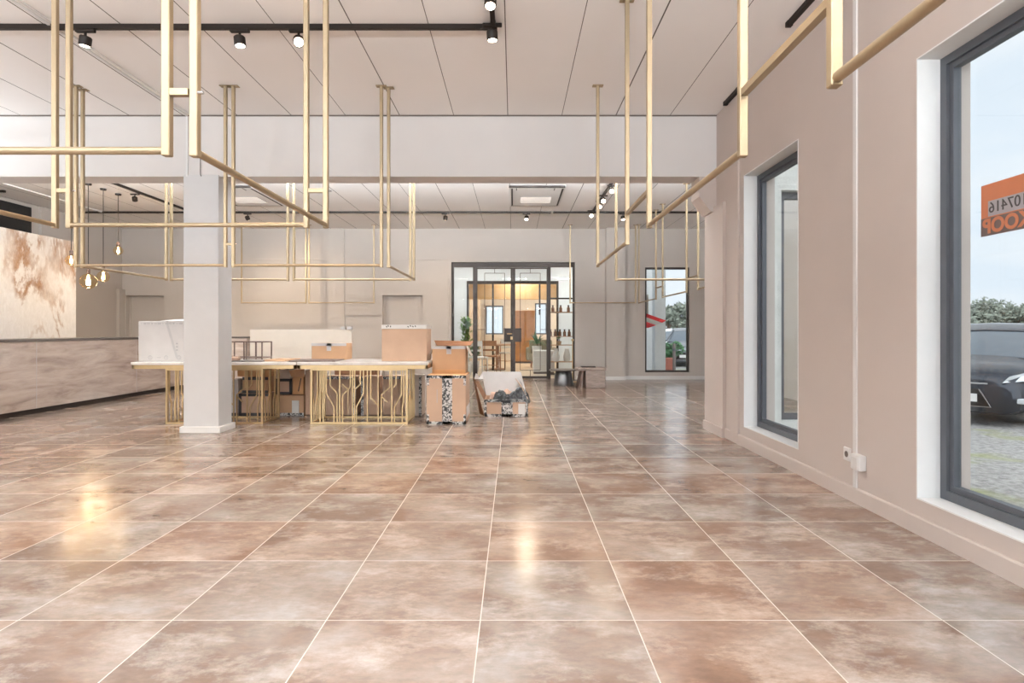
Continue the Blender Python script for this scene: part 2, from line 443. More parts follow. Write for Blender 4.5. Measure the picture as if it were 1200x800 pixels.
# beam, haunch and column
mb = MB(); mb.box(XL, XR + 0.0, YB0, YB1, 2.84, CEIL)
struct(mb.build('beam', 'wall_paint'), 'deep white ceiling beam crossing the room', 'beam')
mb = MB(); mb.prism([(2.06, 2.84), (2.25, 2.84), (2.25, 2.45), (2.19, 2.45), (2.06, 2.62)], YB0 + 0.0, YB1, 'y')
struct(mb.build('trim_3', 'wall_paint_right'), 'chamfered haunch under the beam at the window wall', 'haunch')
mb = MB(); mb.box(XL, XR, YB0 - 0.012, YB0, CEIL - 0.012, CEIL)  # dark strip in place of the shade in the gap under the ceiling
struct(mb.build('trim_4', 'grille_dark'))
col = sempty('column', 'white square column with plinth standing in the room', 'column', (-3.465, 6.765, 0))
MB().box(-0.195, 0.195, -0.175, 0.135, 0, 2.86).bevel(0.006, 2).build('shaft', 'column_paint', col)
MB().box(-0.225, 0.225, -0.205, 0.165, 0, 0.07).bevel(0.006, 2).build('plinth', 'white_paint', col)
mb = MB(); mb.box(-3.63, -3.61, 2.2, YB0 - 0.012, CEIL - 0.014, CEIL); mb.box(-3.575, -3.56, 2.2, YB0 - 0.012, CEIL - 0.010, CEIL)
mb.box(-3.63, -3.61, YB0 - 0.014, YB0, 2.84, CEIL)
struct(mb.build('trim_5', 'white_paint'), 'white cable duct along the ceiling down to the column', 'duct')
tag(MB().tube([(-3.47, 6.588, 3.07), (-3.47, 6.586, 2.86), (-3.46, 6.588, 2.84)], 0.004, 6).build('cable', 'black_metal'), 'short black cable hanging down the beam above the white column', 'cable')

# rear walls
D1 = (-9.06, -8.17, 0, 1.96); D2 = (-3.07, -2.13, 0, 1.965); DG = (-1.46, 1.43, 0, 2.74); WB = (3.07, 4.11, 0.165, 2.62)
mb = MB(); wall_along_x(mb, YBACK, YBACK + 0.3, XL - 0.3, XW + 0.35, 0, CEIL, [D1, D2, DG, WB])
struct(mb.build('wall_back', 'wall_paint_rear'), 'pale rear wall with doors and a window', 'wall')
for nm, (a, b, c, d), lb in (('door_1', D1, 'plain white flush door in the rear corner behind the counter'), ('door_2', D2, 'plain white flush door left of the glass doors')):
    dd = sempty(nm, lb, 'door', ((a + b) / 2, YBACK + 0.14, 0)); h = (b - a) / 2
    MB().box(-h, h, 0, 0.045, 0, d).build('door_panel', 'wall_paint_rear', dd)
    m = MB(); m.box(-h, -h + 0.035, -0.02, 0.06, 0, d); m.box(h - 0.035, h, -0.02, 0.06, 0, d); m.box(-h + 0.035, h - 0.035, -0.02, 0.06, d - 0.035, d); m.build('door_frame', 'wall_paint_rear', dd)
    m = MB(); m.tube([(h - 0.1, 0, 1.02), (h - 0.1, -0.05, 1.02), (h - 0.22, -0.05, 1.02)], 0.009, 8); m.build('door_handle', 'chrome', dd)
mb = MB(); mb.box(-1.97, -1.52, YBACK - 0.035, YBACK, 0, 2.36); mb.box(-1.99, -1.50, YBACK - 0.04, YBACK, 2.26, 2.30)
mb.box(2.14, 2.58, YBACK - 0.16, YBACK, 0, CEIL)
mb.box(-9.15, -9.08, 13.7, YBACK, 0, 2.1)
mb.box(-4.35, -3.95, YBACK - 0.03, YBACK, 0, CEIL)
struct(mb.build('trim_6', 'wall_paint_rear'), 'shallow pilasters of the rear wall', 'pilaster')
mb = MB(); mb.box(XL, -1.5, YBACK - 0.012, YBACK, 2.79, 2.805); mb.box(1.45, 2.13, YBACK - 0.012, YBACK, 2.79, 2.805); mb.box(-4.0, -3.1, YBACK - 0.035, YBACK - 0.02, 1.50, 1.512)
struct(mb.build('trim_7', 'wall_paint_rear'))
mb = MB()
for a, b in ((XL, -9.1), (-8.13, -3.1), (-2.1, -1.5), (1.47, 2.14), (2.58, XW)): mb.box(a, b, YBACK - 0.016, YBACK, 0, 0.08)
mb.box(2.13, 2.59, YBACK - 0.175, YBACK - 0.16, 0, 0.08)
struct(mb.build('baseboard_back', 'white_paint'), 'pale skirting board along the rear wall', 'baseboard')
mb = MB(); mb.box(XL - 0.3, XL, YF, YBACK, 0, CEIL); mb.box(XL, XL + 0.06, 11.45, 12.3, 0, CEIL)
struct(mb.build('wall_left', 'wall_paint_rear'), 'pale left side wall behind the counter', 'wall')
mb = MB(); mb.box(XL, XL + 0.03, 8.0, 11.25, 1.2, 3.46)
struct(mb.build('trim_8', 'black_void'), 'black panel on the left side wall above the marble', 'panel')
# wing: side wall and the facade seen through window 1
mb = MB(); mb.box(XW, XW + 0.35, YB1, YBACK, 0, CEIL + 0.3)
struct(mb.build('wall_side', 'wall_paint'), 'side wall of the rear wing', 'wall')
WW = (2.97, 4.05, 0.13, 2.69)
mb = MB(); wall_along_x(mb, YB0, YB1, XR + 0.30, XW + 0.35, -0.25, CEIL + 0.6, [WW])
struct(mb.build('wall_facade', 'facade_concrete'), 'rough pale concrete outside wall of the wing', 'wall')
tall_window_x('window_4', 'grey framed window in the concrete outside wall', *WW, YB0 + 0.10, 'grey_frame', 0.075)
tall_window_x('window_5', 'tall dark framed window in the rear wall', *WB, YBACK + 0.05, 'bronze_frame', 0.045)
# shop front behind the camera: glazed from floor to ceiling
w = sempty('window_6', 'glazed shop front behind the camera', 'window', (0, YF, 0))
m = MB(); n = 7
for i in range(n + 1):
    x = XL + (XR - XL) * i / n; m.box(x - 0.04, x + 0.04, -0.05, 0.05, 0.1, CEIL - 0.1)
m.box(XL, XR, -0.05, 0.05, 0, 0.1); m.box(XL, XR, -0.05, 0.05, CEIL - 0.1, CEIL)
m.build('window_frame', 'grey_frame', w)
for i in range(n):
    a, b = XL + (XR - XL) * i / n + 0.035, XL + (XR - XL) * (i + 1) / n - 0.035
    MB().box(a, b, -0.006, 0.006, 0.09, CEIL - 0.09).build('pane', 'pane_glass', w)

# ------------------------------------------------------------------ glass double door
dg = sempty('door_3', 'dark framed glazed double door with side lights in the rear wall', 'door', (0, YBACK + 0.06, 0))
def gx(px): return X(px, YBACK)
def gz(py): return Z(py, YBACK)
m = MB(); m.box(gx(529), gx(673.5), 0, 0.08, gz(312.5), gz(307)); m.box(gx(529), gx(531.5), 0, 0.08, 0, gz(312.5)); m.box(gx(671.5), gx(673.5), 0, 0.08, 0, gz(312.5))
m.box(gx(554), gx(558), 0, 0.08, 0, gz(312.5)); m.box(gx(642), gx(645.5), 0, 0.08, 0, gz(312.5))
m.build('door_frame', 'bronze_frame', dg)
for a, b in ((531.5, 554), (645.5, 671.5)):
    MB().box(gx(a), gx(b), 0.035, 0.043, 0.02, gz(312.5)).build('side_light', 'door_glass', dg)
for side, (a, b) in enumerate(((558, 601), (601.05, 642))):
    m = MB(); e = 2.6
    za, zb = 0.012, gz(313)
    m.box(gx(a), gx(a + 1.2), 0.015, 0.06, za, zb); m.box(gx(b - (e if side == 0 else 1.2)), gx(b), 0.015, 0.06, za, zb)
    if side: m.box(gx(a), gx(a + 2.8), 0.01, 0.065, za, zb)
    m.box(gx(a), gx(b), 0.015, 0.06, za, 0.07); m.box(gx(a), gx(b), 0.015, 0.06, zb - 0.03, zb)
    lf = m.build('door_leaf', 'bronze_frame', dg)
    MB().box(gx(a + 1), gx(b - 1), 0.034, 0.042, 0.06, zb - 0.02).build('pane', 'door_glass', lf)
    c = (a + b) / 2; l, r = c - 11.8, c + 11.8
    m = MB(); t = 0.012
    zt, zl = gz(319.5), gz(434)
    for x in (l, r): m.box(gx(x) - t / 2, gx(x) + t / 2, 0.025, 0.052, zl, zt)
    m.box(gx(l), gx(r), 0.025, 0.052, zt - t / 2, zt + t / 2); m.box(gx(l), gx(r), 0.025, 0.052, zl - t / 2, zl + t / 2)
    m.box(gx(c) - t / 2, gx(c) + t / 2, 0.025, 0.052, zt, zb); m.box(gx(c) - t / 2, gx(c) + t / 2, 0.025, 0.052, 0.06, zl)
    m.box(gx(a), gx(l), 0.025, 0.052, gz(386) - t / 2, gz(386) + t / 2); m.box(gx(r), gx(b), 0.025, 0.052, gz(386) - t / 2, gz(386) + t / 2)
    m.build('glazing_bar', 'bronze_frame', lf)
    p0, p1 = ((590.5, 600.8) if side == 0 else (601.8, 611))
    MB().box(gx(p0), gx(p1), 0.005, 0.07, gz(400.5), gz(384.5)).build('lock_plate', 'bronze_frame', lf)
    if side == 0:
        m = MB(); m.tube([(gx(599.5), 0.005, gz(391)), (gx(599.5), -0.05, gz(391)), (gx(594), -0.05, gz(391))], 0.014, 8); m.lathe([(0.03, 0), (0.03, 0.012)], (0, 0, 0), 12)
        m.bm.verts.ensure_lookup_table(); m.cbox((gx(599.5), -0.004, gz(396)), (0.05, 0.018, 0.07)); m.build('door_handle', 'brass_gold', lf)

# ------------------------------------------------------------------ hanging clothes rails
ZB, ZC, PW, RB = 1.768, 1.975, 0.030, 0.0138
GR = 'brass clothes rails hung from the ceiling'
RAIL_MESH = {}
def rail(label, x0, y0, x1, y1, conn=None, bolts=True):
    """two square posts from the ceiling joined by a round bar; conn: (from xy, to xy) link bar at mid height"""
    r = thing('hanging_clothes_rail', label, 'clothes rail', ((x0 + x1) / 2, (y0 + y1) / 2, ZB - 0.02), 0, GR)
    ox, oy, oz = (x0 + x1) / 2, (y0 + y1) / 2, ZB - 0.02
    for (x, y) in ((x0, y0), (x1, y1)):
        m = MB(); m.box(x - ox - PW / 2, x - ox + PW / 2, y - oy - PW / 2, y - oy + PW / 2, 0, CEIL - oz).bevel(0.003, 1)
        p = m.build('post', 'brass', r)
        m = MB(); m.cbox((x - ox, y - oy, CEIL - oz - 0.004), (0.105, 0.06, 0.008)).bevel(0.003, 1)
        for s_ in (-1, 1): m.lathe([(0.007, -0.012), (0.007, -0.006)], (x - ox + s_ * 0.038, y - oy, CEIL - oz), 8)
        m.build('ceiling_flange', 'brass', p)
    MB().tube([(x0 - ox, y0 - oy, 0.02), (x1 - ox, y1 - oy, 0.02)], RB, 16).build('bar', 'brass', r, smooth=True)
    if conn:
        (ax, ay), (bx, by) = conn
        d = (Vector((bx, by, 0)) - Vector((ax, ay, 0))).normalized()
        c = MB().bar([(ax - ox + d.x * PW / 2, ay - oy + d.y * PW / 2, ZC - oz), (bx - ox - d.x * PW / 2, by - oy - d.y * PW / 2, ZC - oz)], 0.024).build('connector_bar', 'brass', r)
        a = Vector((bx - ox, by - oy, ZC - oz)) + d * PW / 2
        m = MB(); m.tube([a, a + d * 0.02], 0.006, 8); m.build('bolt', 'chrome', c)
    return r
rail('brass rail parallel to the beam at upper left, nearest the camera', -1.235, 2.12, -2.70, 2.12, ((-1.235, 2.12), (-1.141, 2.12)))
rail('brass rail running away from the camera left of the picture middle, ending nearest the viewer', -1.141, 2.13, -1.137, 3.60)
rail('brass rail parallel to the beam crossing in front of the white column above', -1.255, 3.60, -2.69, 3.60, ((-1.255, 3.60), (-1.137, 3.60)))
rail('brass rail running away from the camera at the far left edge', -2.775, 3.60, -2.775, 2.13, ((-2.775, 3.60), (-2.69, 3.60)))
rail('brass rail just before the beam left of the white column', -4.275, 5.81, -2.815, 5.81, ((-2.815, 5.81), (-2.738, 5.81)))
rail('brass rail just before the beam right of the white column', -2.738, 5.81, -1.292, 5.81)
rail('brass rail passing under the beam above the tall brown box', -1.23, 5.85, -1.23, 7.33)
rail('brass rail behind the beam, right one of the two over the tables', -1.285, 7.40, -2.735, 7.40)
rail('brass rail behind the beam partly hidden by the white column', -2.81, 7.40, -4.26, 7.40)
rail('brass rail passing under the beam beside the hanging globe bulbs', -4.275, 5.90, -4.275, 7.32)
rail('brass rail at the rear wall above the cream panel, left half', -6.13, 13.4, -4.68, 13.4)
rail('brass rail at the rear wall above the cream panel, right half', -4.61, 13.4, -3.15, 13.4)
rail('brass rail at upper right nearest the camera by the large window', 0.82, 0.05, 0.82, 1.52, ((0.82, 1.52), (0.82, 2.13)))
rail('brass rail in the middle of the right hand row along the window wall', 0.82, 2.13, 0.82, 3.60, ((0.82, 3.60), (0.82, 4.30)))
rail('brass rail at the far end of the right hand row before the beam', 0.82, 4.30, 0.82, 5.80)
rail('brass rail behind the beam at right, parallel to it', 1.275, 7.40, 2.75, 7.40)
rail('brass rail at the rear wall between the glass doors and the rear window', 1.27, 13.4, 2.745, 13.4)
rail('brass rail running along in front of the rear window, farthest of its row', 2.81, 13.35, 2.81, 11.75, ((2.81, 11.75), (2.81, 11.2)))
rail('brass rail running along in front of the rear window, middle of its row', 2.805, 11.2, 2.805, 9.65, ((2.805, 9.65), (2.805, 9.03)))
rail('brass rail half hidden by the right wall end, nearest of the rear row', 2.80, 9.03, 2.80, 7.52)

# ------------------------------------------------------------------ ceiling tracks and spots
def track(label, pts):
    o = thing('ceiling_track', label, 'light track', pts[0])
    p0 = Vector(pts[0])
    MB().bar([Vector(p) - p0 for p in pts], 0.036).build('rail', 'black_metal', o)
    for q in (pts[0], pts[-1]):
        MB().cbox(Vector(q) - p0, (0.042, 0.042, 0.042)).build('end_cap', 'black_metal', o)
    return o
ZT = CEIL - 0.018
track('black light track crossing the front ceiling at upper left', [(-8.9, 4.65, ZT), (-0.15, 4.65, ZT)])
track('short black track running from the end of the front track to the camera', [(-0.16, 4.60, ZT), (-0.16, 2.6, ZT)])
track('black light track on the ceiling near the right window wall', [(2.13, 4.6, ZT), (2.13, 0.5, ZT)])
track('short black track at the corner of beam and right wall', [(2.21, 6.2, ZT), (2.21, 5.85, ZT)])
track('long black light track crossing the rear ceiling, left of the gap', [(-8.6, 11.9, ZT), (0.73, 11.9, ZT)])
track('black light track crossing the rear ceiling, right of the gap', [(0.80, 11.9, ZT), (3.88, 11.9, ZT)])
track('black light track running to the rear ceiling track at right', [(1.57, 9.3, ZT), (1.57, 11.8, ZT)])
track('black light track on the rear ceiling over the counter', [(-6.42, 8.9, ZT), (-6.42, 11.6, ZT)])
track('small black track on the rear ceiling at the left edge', [(-9.0, 10.1, ZT), (-8.66, 10.1, ZT)])

SPG = 'black track spots'
def spot(label, loc, aim, power, lens='lamp_lens', size=1.9, col=(1.0, 0.80, 0.58), blend=1.0):
    o = thing('track_spot', label, 'spot light', loc, 0, SPG)
    a = Vector(aim).normalized()
    MB().cbox((0.0, 0, -0.012), (0.15, 0.034, 0.024)).bevel(0.004, 1).build('adapter', 'black_metal', o)
    MB().tube([(0, 0, -0.02), (0, 0, -0.075)], 0.010, 8).build('stem', 'black_metal', o)
    c = Vector((0, 0, -0.092)); b = c - a * 0.036; e = c + a * 0.036
    m = MB(); m.tube([b, b + a * 0.008, e - a * 0.004, e], [0.036, 0.043, 0.043, 0.041], 18)
    h = m.build('lamp_head', 'black_metal', o, smooth=True)
    MB().tube([e, e + a * 0.004], [0.034, 0.032], 18).build('lens', lens, h)
    if power > 0:
        L = bpy.data.lights.new('spot_lamp', 'SPOT'); L.energy = power; L.color = col; L.spot_size = size; L.spot_blend = blend; L.shadow_soft_size = 0.14
        lo = bpy.data.objects.new('spot_lamp', L); C.objects.link(lo); lo.parent = h
        lo.location = e + a * 0.012; lo.rotation_euler = a.to_track_quat('-Z', 'Y').to_euler()
    return o
PWF, PWR = 92, 58
zt = CEIL - 0.036
spot('black spot at the left of the front track, tilted to the left', (X(100, 4.65), 4.65, zt), (-0.2, 0.1, -1), PWF * 0.85, col=(1, 0.70, 0.42))
spot('black spot on the front track between the paired brass posts', (X(281, 4.65), 4.65, zt), (0.1, 0, -1), PWF, col=(1, 0.70, 0.42))
spot('black spot on the front track turned towards the camera, its lens glowing', (X(350, 4.65), 4.65, zt), (0.35, -1, -0.75), 8)
spot('black spot at the right hand end of the front track', (X(577, 4.65), 4.62, zt + 0.03), (0.05, 0.1, -1), PWF * 0.4)
spot('black spot near the top edge on the short front track', (X(575, 4.2), 4.15, zt + 0.03), (0.0, -0.3, -1), PWF * 0.4)
spot('black spot on the rear track beside the white column', (X(290, 11.9), 11.9, zt), (0.15, 0.75, -1), PWR * 1.6)
spot('black spot on the rear track, left one above the glass doors', (X(522, 11.9), 11.9, zt), (-0.15, 0.6, -1), PWR)
spot('black spot on the rear track, right one above the glass doors', (X(617, 11.9), 11.9, zt), (-0.1, -0.5, -1), PWR)
spot('glowing spot at the rear end of the lengthwise track', (X(693, 11.6), 11.6, zt), (-0.1, -0.9, -0.7), 1.5)
spot('black spot on the rear track right of the lengthwise track', (X(730, 11.9), 11.9, zt), (0.1, -0.2, -1), PWR * 0.4)
spot('second glowing spot from the rear on the lengthwise track', (X(703, 10.75), 10.75, zt), (-0.2, -0.9, -0.8), 1.5)
spot('third glowing spot from the rear on the lengthwise track', (X(707, 10.3), 10.3, zt), (-0.1, -0.9, -0.6), 1.5)
spot('bright spot at the front end of the lengthwise track facing the camera', (X(717, 9.6), 9.6, zt), (-0.15, -1, -0.55), 1.5)
spot('black spot on the track over the counter', (X(158, 10.2), 10.2, zt), (-0.3, 0.7, -1), 110)
spot('black spot on the right hand track near the large window', (2.13, 3.3, zt), (-0.8, 0, -1), PWF * 0.5)

# air conditioning cassettes
def cassette(label, x0, x1, y0, y1):
    o = thing('ceiling_cassette', label, 'air conditioner', ((x0 + x1) / 2, (y0 + y1) / 2, CEIL - 0.035), 0, 'white ceiling air conditioners')
    w, l = (x1 - x0) / 2, (y1 - y0) / 2
    MB().box(-w, w, -l, l, 0, 0.035).bevel(0.008, 2).build('panel', 'white_plastic', o)
    m = MB()
    m.box(-w, w - 0.01, -l - 0.004, -l + 0.035, -0.004, 0.030); m.box(-w + 0.03, w - 0.03, l - 0.075, l - 0.05, -0.003, 0.002)
    m.box(w - 0.06, w - 0.03, -l + 0.1, l - 0.1, -0.004, 0.002); m.box(-w + 0.04, -w + 0.065, -l + 0.1, l - 0.1, -0.003, 0.002)
    m.box(-w + 0.12, -w + 0.135, -l + 0.07, -l + 0.22, -0.003, 0.002); m.box(w - 0.19, w - 0.175, -l + 0.07, -l + 0.22, -0.003, 0.002)
    m.build('air_slot', 'black_metal', o)
    MB().box(-0.27, 0.27, -0.05, 0.42, -0.003, 0.002).build('intake', 'grille_dark', o)
    m = MB()
    for i in range(7): m.cbox((0, -0.03 + i * 0.07, -0.008), (0.54, 0.028, 0.01), Matrix.Rotation(0.3, 3, 'X'))
    m.build('grille', 'cardboard_grey', o)
cassette('white ceiling air conditioner above the glass doors', -0.08, 0.86, 9.75, 11.25)
cassette('white ceiling air conditioner beside the top of the white column', -5.25, -4.30, 9.75, 11.25)

# added unseen fill lights built as linear pendants, shining up and down
def linear(label, x, y, ln, eu, ed):
    o = thing('linear_fill_lamp', label, 'pendant lamp', (x, y, 2.75), 0, 'added linear fill lamps out of view')
    MB().box(-ln / 2, ln / 2, -0.04, 0.04, 0, 0.06).bevel(0.006, 1).build('housing', 'black_metal', o)
    for s_ in (-1, 1): MB().tube([(s_ * ln * 0.42, 0, 0.06), (s_ * ln * 0.42, 0, CEIL - 2.75)], 0.003, 6).build('cord', 'black_metal', o)
    for e, rx, z in ((eu, PI, 0.07), (ed, 0, -0.01)):
        if e <= 0: continue
        L = bpy.data.lights.new('linear_fill_light', 'AREA'); L.shape = 'RECTANGLE'; L.size = ln * 0.95; L.size_y = 0.07; L.energy = e; L.color = (0.88, 0.95, 1.0)
        lo = bpy.data.objects.new('linear_fill_light', L); C.objects.link(lo); lo.parent = o; lo.location = (0, 0, z); lo.rotation_euler = (rx, 0, 0)
for x in (-7.5, -4.5, -1.5): linear('added black linear fill lamp hanging unseen behind the camera', x, -1.6, 2.4, UPL, 10)
linear('added black linear fill lamp hanging beyond the left edge of the view', -7.4, 2.6, 2.4, UPL, 8)
def strip(name, label, x, y, z, ln, e, d, g, col=(0.88, 0.95, 1.0), ax=(1, 0, 0)):
    """added fill lamp, wall or pendant style, with an open slot towards d"""
    o = thing(name, label, 'lamp', (x, y, z), 0, g); d = Vector(d).normalized()
    xax = Vector(ax); zax = -d; yax = zax.cross(xax).normalized(); M = Matrix((xax, yax, zax)).transposed()
    q = MB().cbox((0, 0, 0), (ln, 0.07, 0.06), M)
    q.build('housing', 'black_metal', o)
    L = bpy.data.lights.new('strip_fill_light', 'AREA'); L.shape = 'RECTANGLE'; L.size = ln * 0.95; L.size_y = 0.06; L.energy = e; L.color = col
    lo = bpy.data.objects.new('strip_fill_light', L); C.objects.link(lo); lo.parent = o; lo.location = d * 0.04
    lo.rotation_euler = M.to_euler()
    return o
for x in (-7.4, -4.0, -1.0, 1.4):  # unseen uplights added to brighten the front ceiling
    o = strip('fill_uplight', 'added black linear fill uplight hanging unseen behind the camera', x, -1.5, 2.2, 1.6, FUP * (1.5 if x > 0 else 1), (0, 0.16, 0.987), 'added fill uplights out of view')
    for s_ in (-1, 1): MB().tube([(s_ * 0.8, 0, 0.03), (s_ * 0.8, 0, CEIL - 2.2)], 0.003, 6).build('cord', 'black_metal', o)
for y in (3.2, 5.6):  # added out of view to light the ceiling from the left
    o = strip('fill_uplight', 'added black linear fill uplight hanging left of the view', -6.6, y, 2.5, 1.8, LUP, (0.42, 0, 0.9), 'added fill uplights out of view', ax=(0, 1, 0))
    for s_ in (-1, 1): MB().tube([(0, s_ * 0.7, 0.03), (0, s_ * 0.7, CEIL - 2.5)], 0.003, 6).build('cord', 'black_metal', o)
for x in (-6.0, -3.52, -2.0, 0.0, 2.0):  # hidden lamps added to brighten the rear ceiling
    o = strip('beam_fill_lamp', 'added linear fill lamp hidden on the rear face of the beam', x, YB1 + 0.09, 2.94, 0.9, RUP * 0.8, (0, 0.16, 0.987), 'added fill lamps behind the beam')
    for s_ in (-1, 1): MB().box(s_ * 0.3 - 0.02, s_ * 0.3 + 0.02, -0.09, -0.02, -0.02, 0.02).build('bracket', 'black_metal', o)
linear('added black linear fill lamp hidden behind the marble partition', -8.55, 7.6, 0.9, UPL * 0.3, 6)  # fill added out of sight for the rear left ceiling

# small fittings
def outlet(name, label, y, z, double=True):
    o = thing(name, label, 'wall socket', (XR, y, z))
    MB().box(-0.013, 0, -0.04, 0.04, -0.045, 0.045).bevel(0.006, 2).build('plate', 'white_plastic', o)
    m = MB(); m.tube([(-0.0145, 0, 0.0), (-0.012, 0, 0.0)], 0.021, 16); m.build('socket_hole', 'grille_dark', o)
outlet('wall_socket', 'beige wall socket beside the white box between the windows', 4.0, 0.30)
outlet('wall_socket', 'beige wall socket low on the wall end before the beam', 6.42, 0.26)
bx = thing('junction_box', 'small white surface box on the wall between the two windows', 'wall box', (XR, 3.84, 0.28))
MB().box(-0.05, 0, -0.05, 0.05, -0.05, 0.05).bevel(0.008, 2).build('housing', 'white_plastic', bx)
MB().box(-0.054, -0.049, -0.035, 0.035, -0.035, 0.035).bevel(0.002, 1).build('cover', 'white_plastic', bx)
mb = MB(); mb.box(XR - 0.012, XR, 3.89, 3.925, 0.10, CEIL)
struct(mb.build('trim_9', 'wall_paint'), 'pale vertical cable duct between the windows', 'duct')
mb = MB(); mb.box(-8.25, -8.22, 6.9, 12.0, CEIL - 0.02, CEIL)
struct(mb.build('trim_10', 'white_paint'), 'pale batten on the rear ceiling at the left', 'duct')

# ------------------------------------------------------------------ counter and marble back wall
ct = thing('bar_counter', 'long stone-look bar counter with dark top at the left', 'counter', (-6.5, 8, 0))
m = MB(); m.prism([(-0.7, -4.0), (0, -4.0), (0, 3.6), (1.3, 3.6), (1.3, 4.25), (-0.7, 4.25)], 0.075, 0.985, 'z')
m.build('body', 'counter_stone', ct)
m = MB(); m.prism([(-0.66, -3.97), (-0.04, -3.97), (-0.04, 3.64), (1.26, 3.64), (1.26, 4.2), (-0.66, 4.2)], 0.0, 0.08, 'z')
m.build('plinth', 'black_metal', ct)
m = MB(); m.prism([(-0.72, -4.02), (0.012, -4.02), (0.012, 3.588), (1.315, 3.588), (1.315, 4.27), (-0.72, 4.27)], 0.985, 1.02, 'z')
m.build('worktop', 'counter_top', ct)
m = MB()
for y in (-2.05, 0.10, 2.25): m.box(-0.003, 0.0025, y - 0.004, y + 0.004, 0.076, 0.984)
m.build('panel_joint', 'tape_grey', ct)
mb = MB(); mb.box(-8.12, -8.0, 5.0, 10.87, 0, 2.75)
struct(mb.build('wall_marble', 'gold_marble'), 'cream marble partition with golden brown veins behind the counter', 'partition')

PG = 'globe pendant lamps over the counter'
def pendant(label, px, py, dia, y):
    x, z = X(px, y), Z(py, y); r = dia / 2
    o = thing('pendant_lamp', label, 'pendant lamp', (x, y, z), 0, PG)
    MB().tube([(0, 0, r + 0.06), (0, 0, CEIL - z - 0.015)], 0.006, 6).build('cord', 'black_metal', o)
    MB().lathe([(0.045, CEIL - z - 0.025), (0.05, CEIL - z)], n=16).build('ceiling_rose', 'black_metal', o)
    MB().lathe([(0.014, r + 0.075), (0.026, r + 0.065), (0.028, r + 0.005), (0.022, r - 0.01)], n=14).build('lamp_holder', 'dark_wood', o, smooth=True)
    m = MB(); prof = [(0.001, -r)] + [(r * math.sin(a), -r * math.cos(a)) for a in [PI * k / 14 for k in range(1, 13)]] + [(0.03, r * 0.98), (0.022, r + 0.01)]
    b = m.lathe(prof, n=24, cap=False).build('bulb', 'bulb_glass', o, smooth=True)
    m = MB()
    m.lathe([(r * 0.10, r * 0.8), (r * 0.13, r * 0.3), (r * 0.2, r * 0.2), (r * 0.22, -r * 0.45), (r * 0.12, -r * 0.55)], n=10)
    m.build('filament', 'filament', b, smooth=True)
    L = bpy.data.lights.new('bulb_lamp', 'POINT'); L.energy = 2.2; L.color = (1, 0.74, 0.48); L.shadow_soft_size = 0.05
    lo = bpy.data.objects.new('bulb_lamp', L); C.objects.link(lo); lo.parent = o; lo.location = (0, 0, -r - 0.08)
pendant('largest globe bulb, hanging lowest over the counter', 103.5, 329.5, 0.25, 9.65)
pendant('mid sized globe bulb just right of the largest one', 121, 324, 0.19, 10.0)
pendant('smallest globe bulb, hanging highest, right of the others', 138.5, 293.5, 0.155, 10.37)
pendant('globe bulb half hidden behind brass posts by the marble edge', 83.5, 305, 0.165, 9.27)

# ------------------------------------------------------------------ tables
def lattice(mb, w, h, w0=0.013):
    """slats with kinks drawn in the plane x (-w/2..w/2), z (0..h), y = 0"""
    k = w / 615.0; s = h / 360.0
    P = lambda q: [((x - 347.5) * k, 0, (710 - y) * s) for x, y in q]
    for q in ([(95, 350), (95, 710)], [(115, 350), (115, 710)], [(135, 350), (135, 510), (185, 600), (185, 710)],
              [(160, 350), (160, 460), (205, 510), (205, 710)], [(222, 350), (222, 710)], [(290, 350), (290, 470), (240, 520), (240, 710)],
              [(235, 450), (275, 485), (275, 710)], [(305, 350), (305, 710)], [(318, 350), (318, 710)], [(375, 350), (375, 510), (330, 600), (330, 710)],
              [(355, 350), (355, 450), (325, 480)], [(400, 350), (400, 710)], [(422, 350), (422, 540), (470, 590), (470, 710)], [(470, 350), (470, 590)],
              [(545, 350), (545, 470), (490, 520), (490, 710)], [(490, 530), (530, 570)], [(557, 350), (557, 710)], [(585, 350), (585, 450), (565, 475)],
              [(620, 350), (620, 520), (575, 600), (575, 710)], [(635, 350), (635, 560), (625, 600), (625, 710)]):
        mb.bar(P(q), w0)
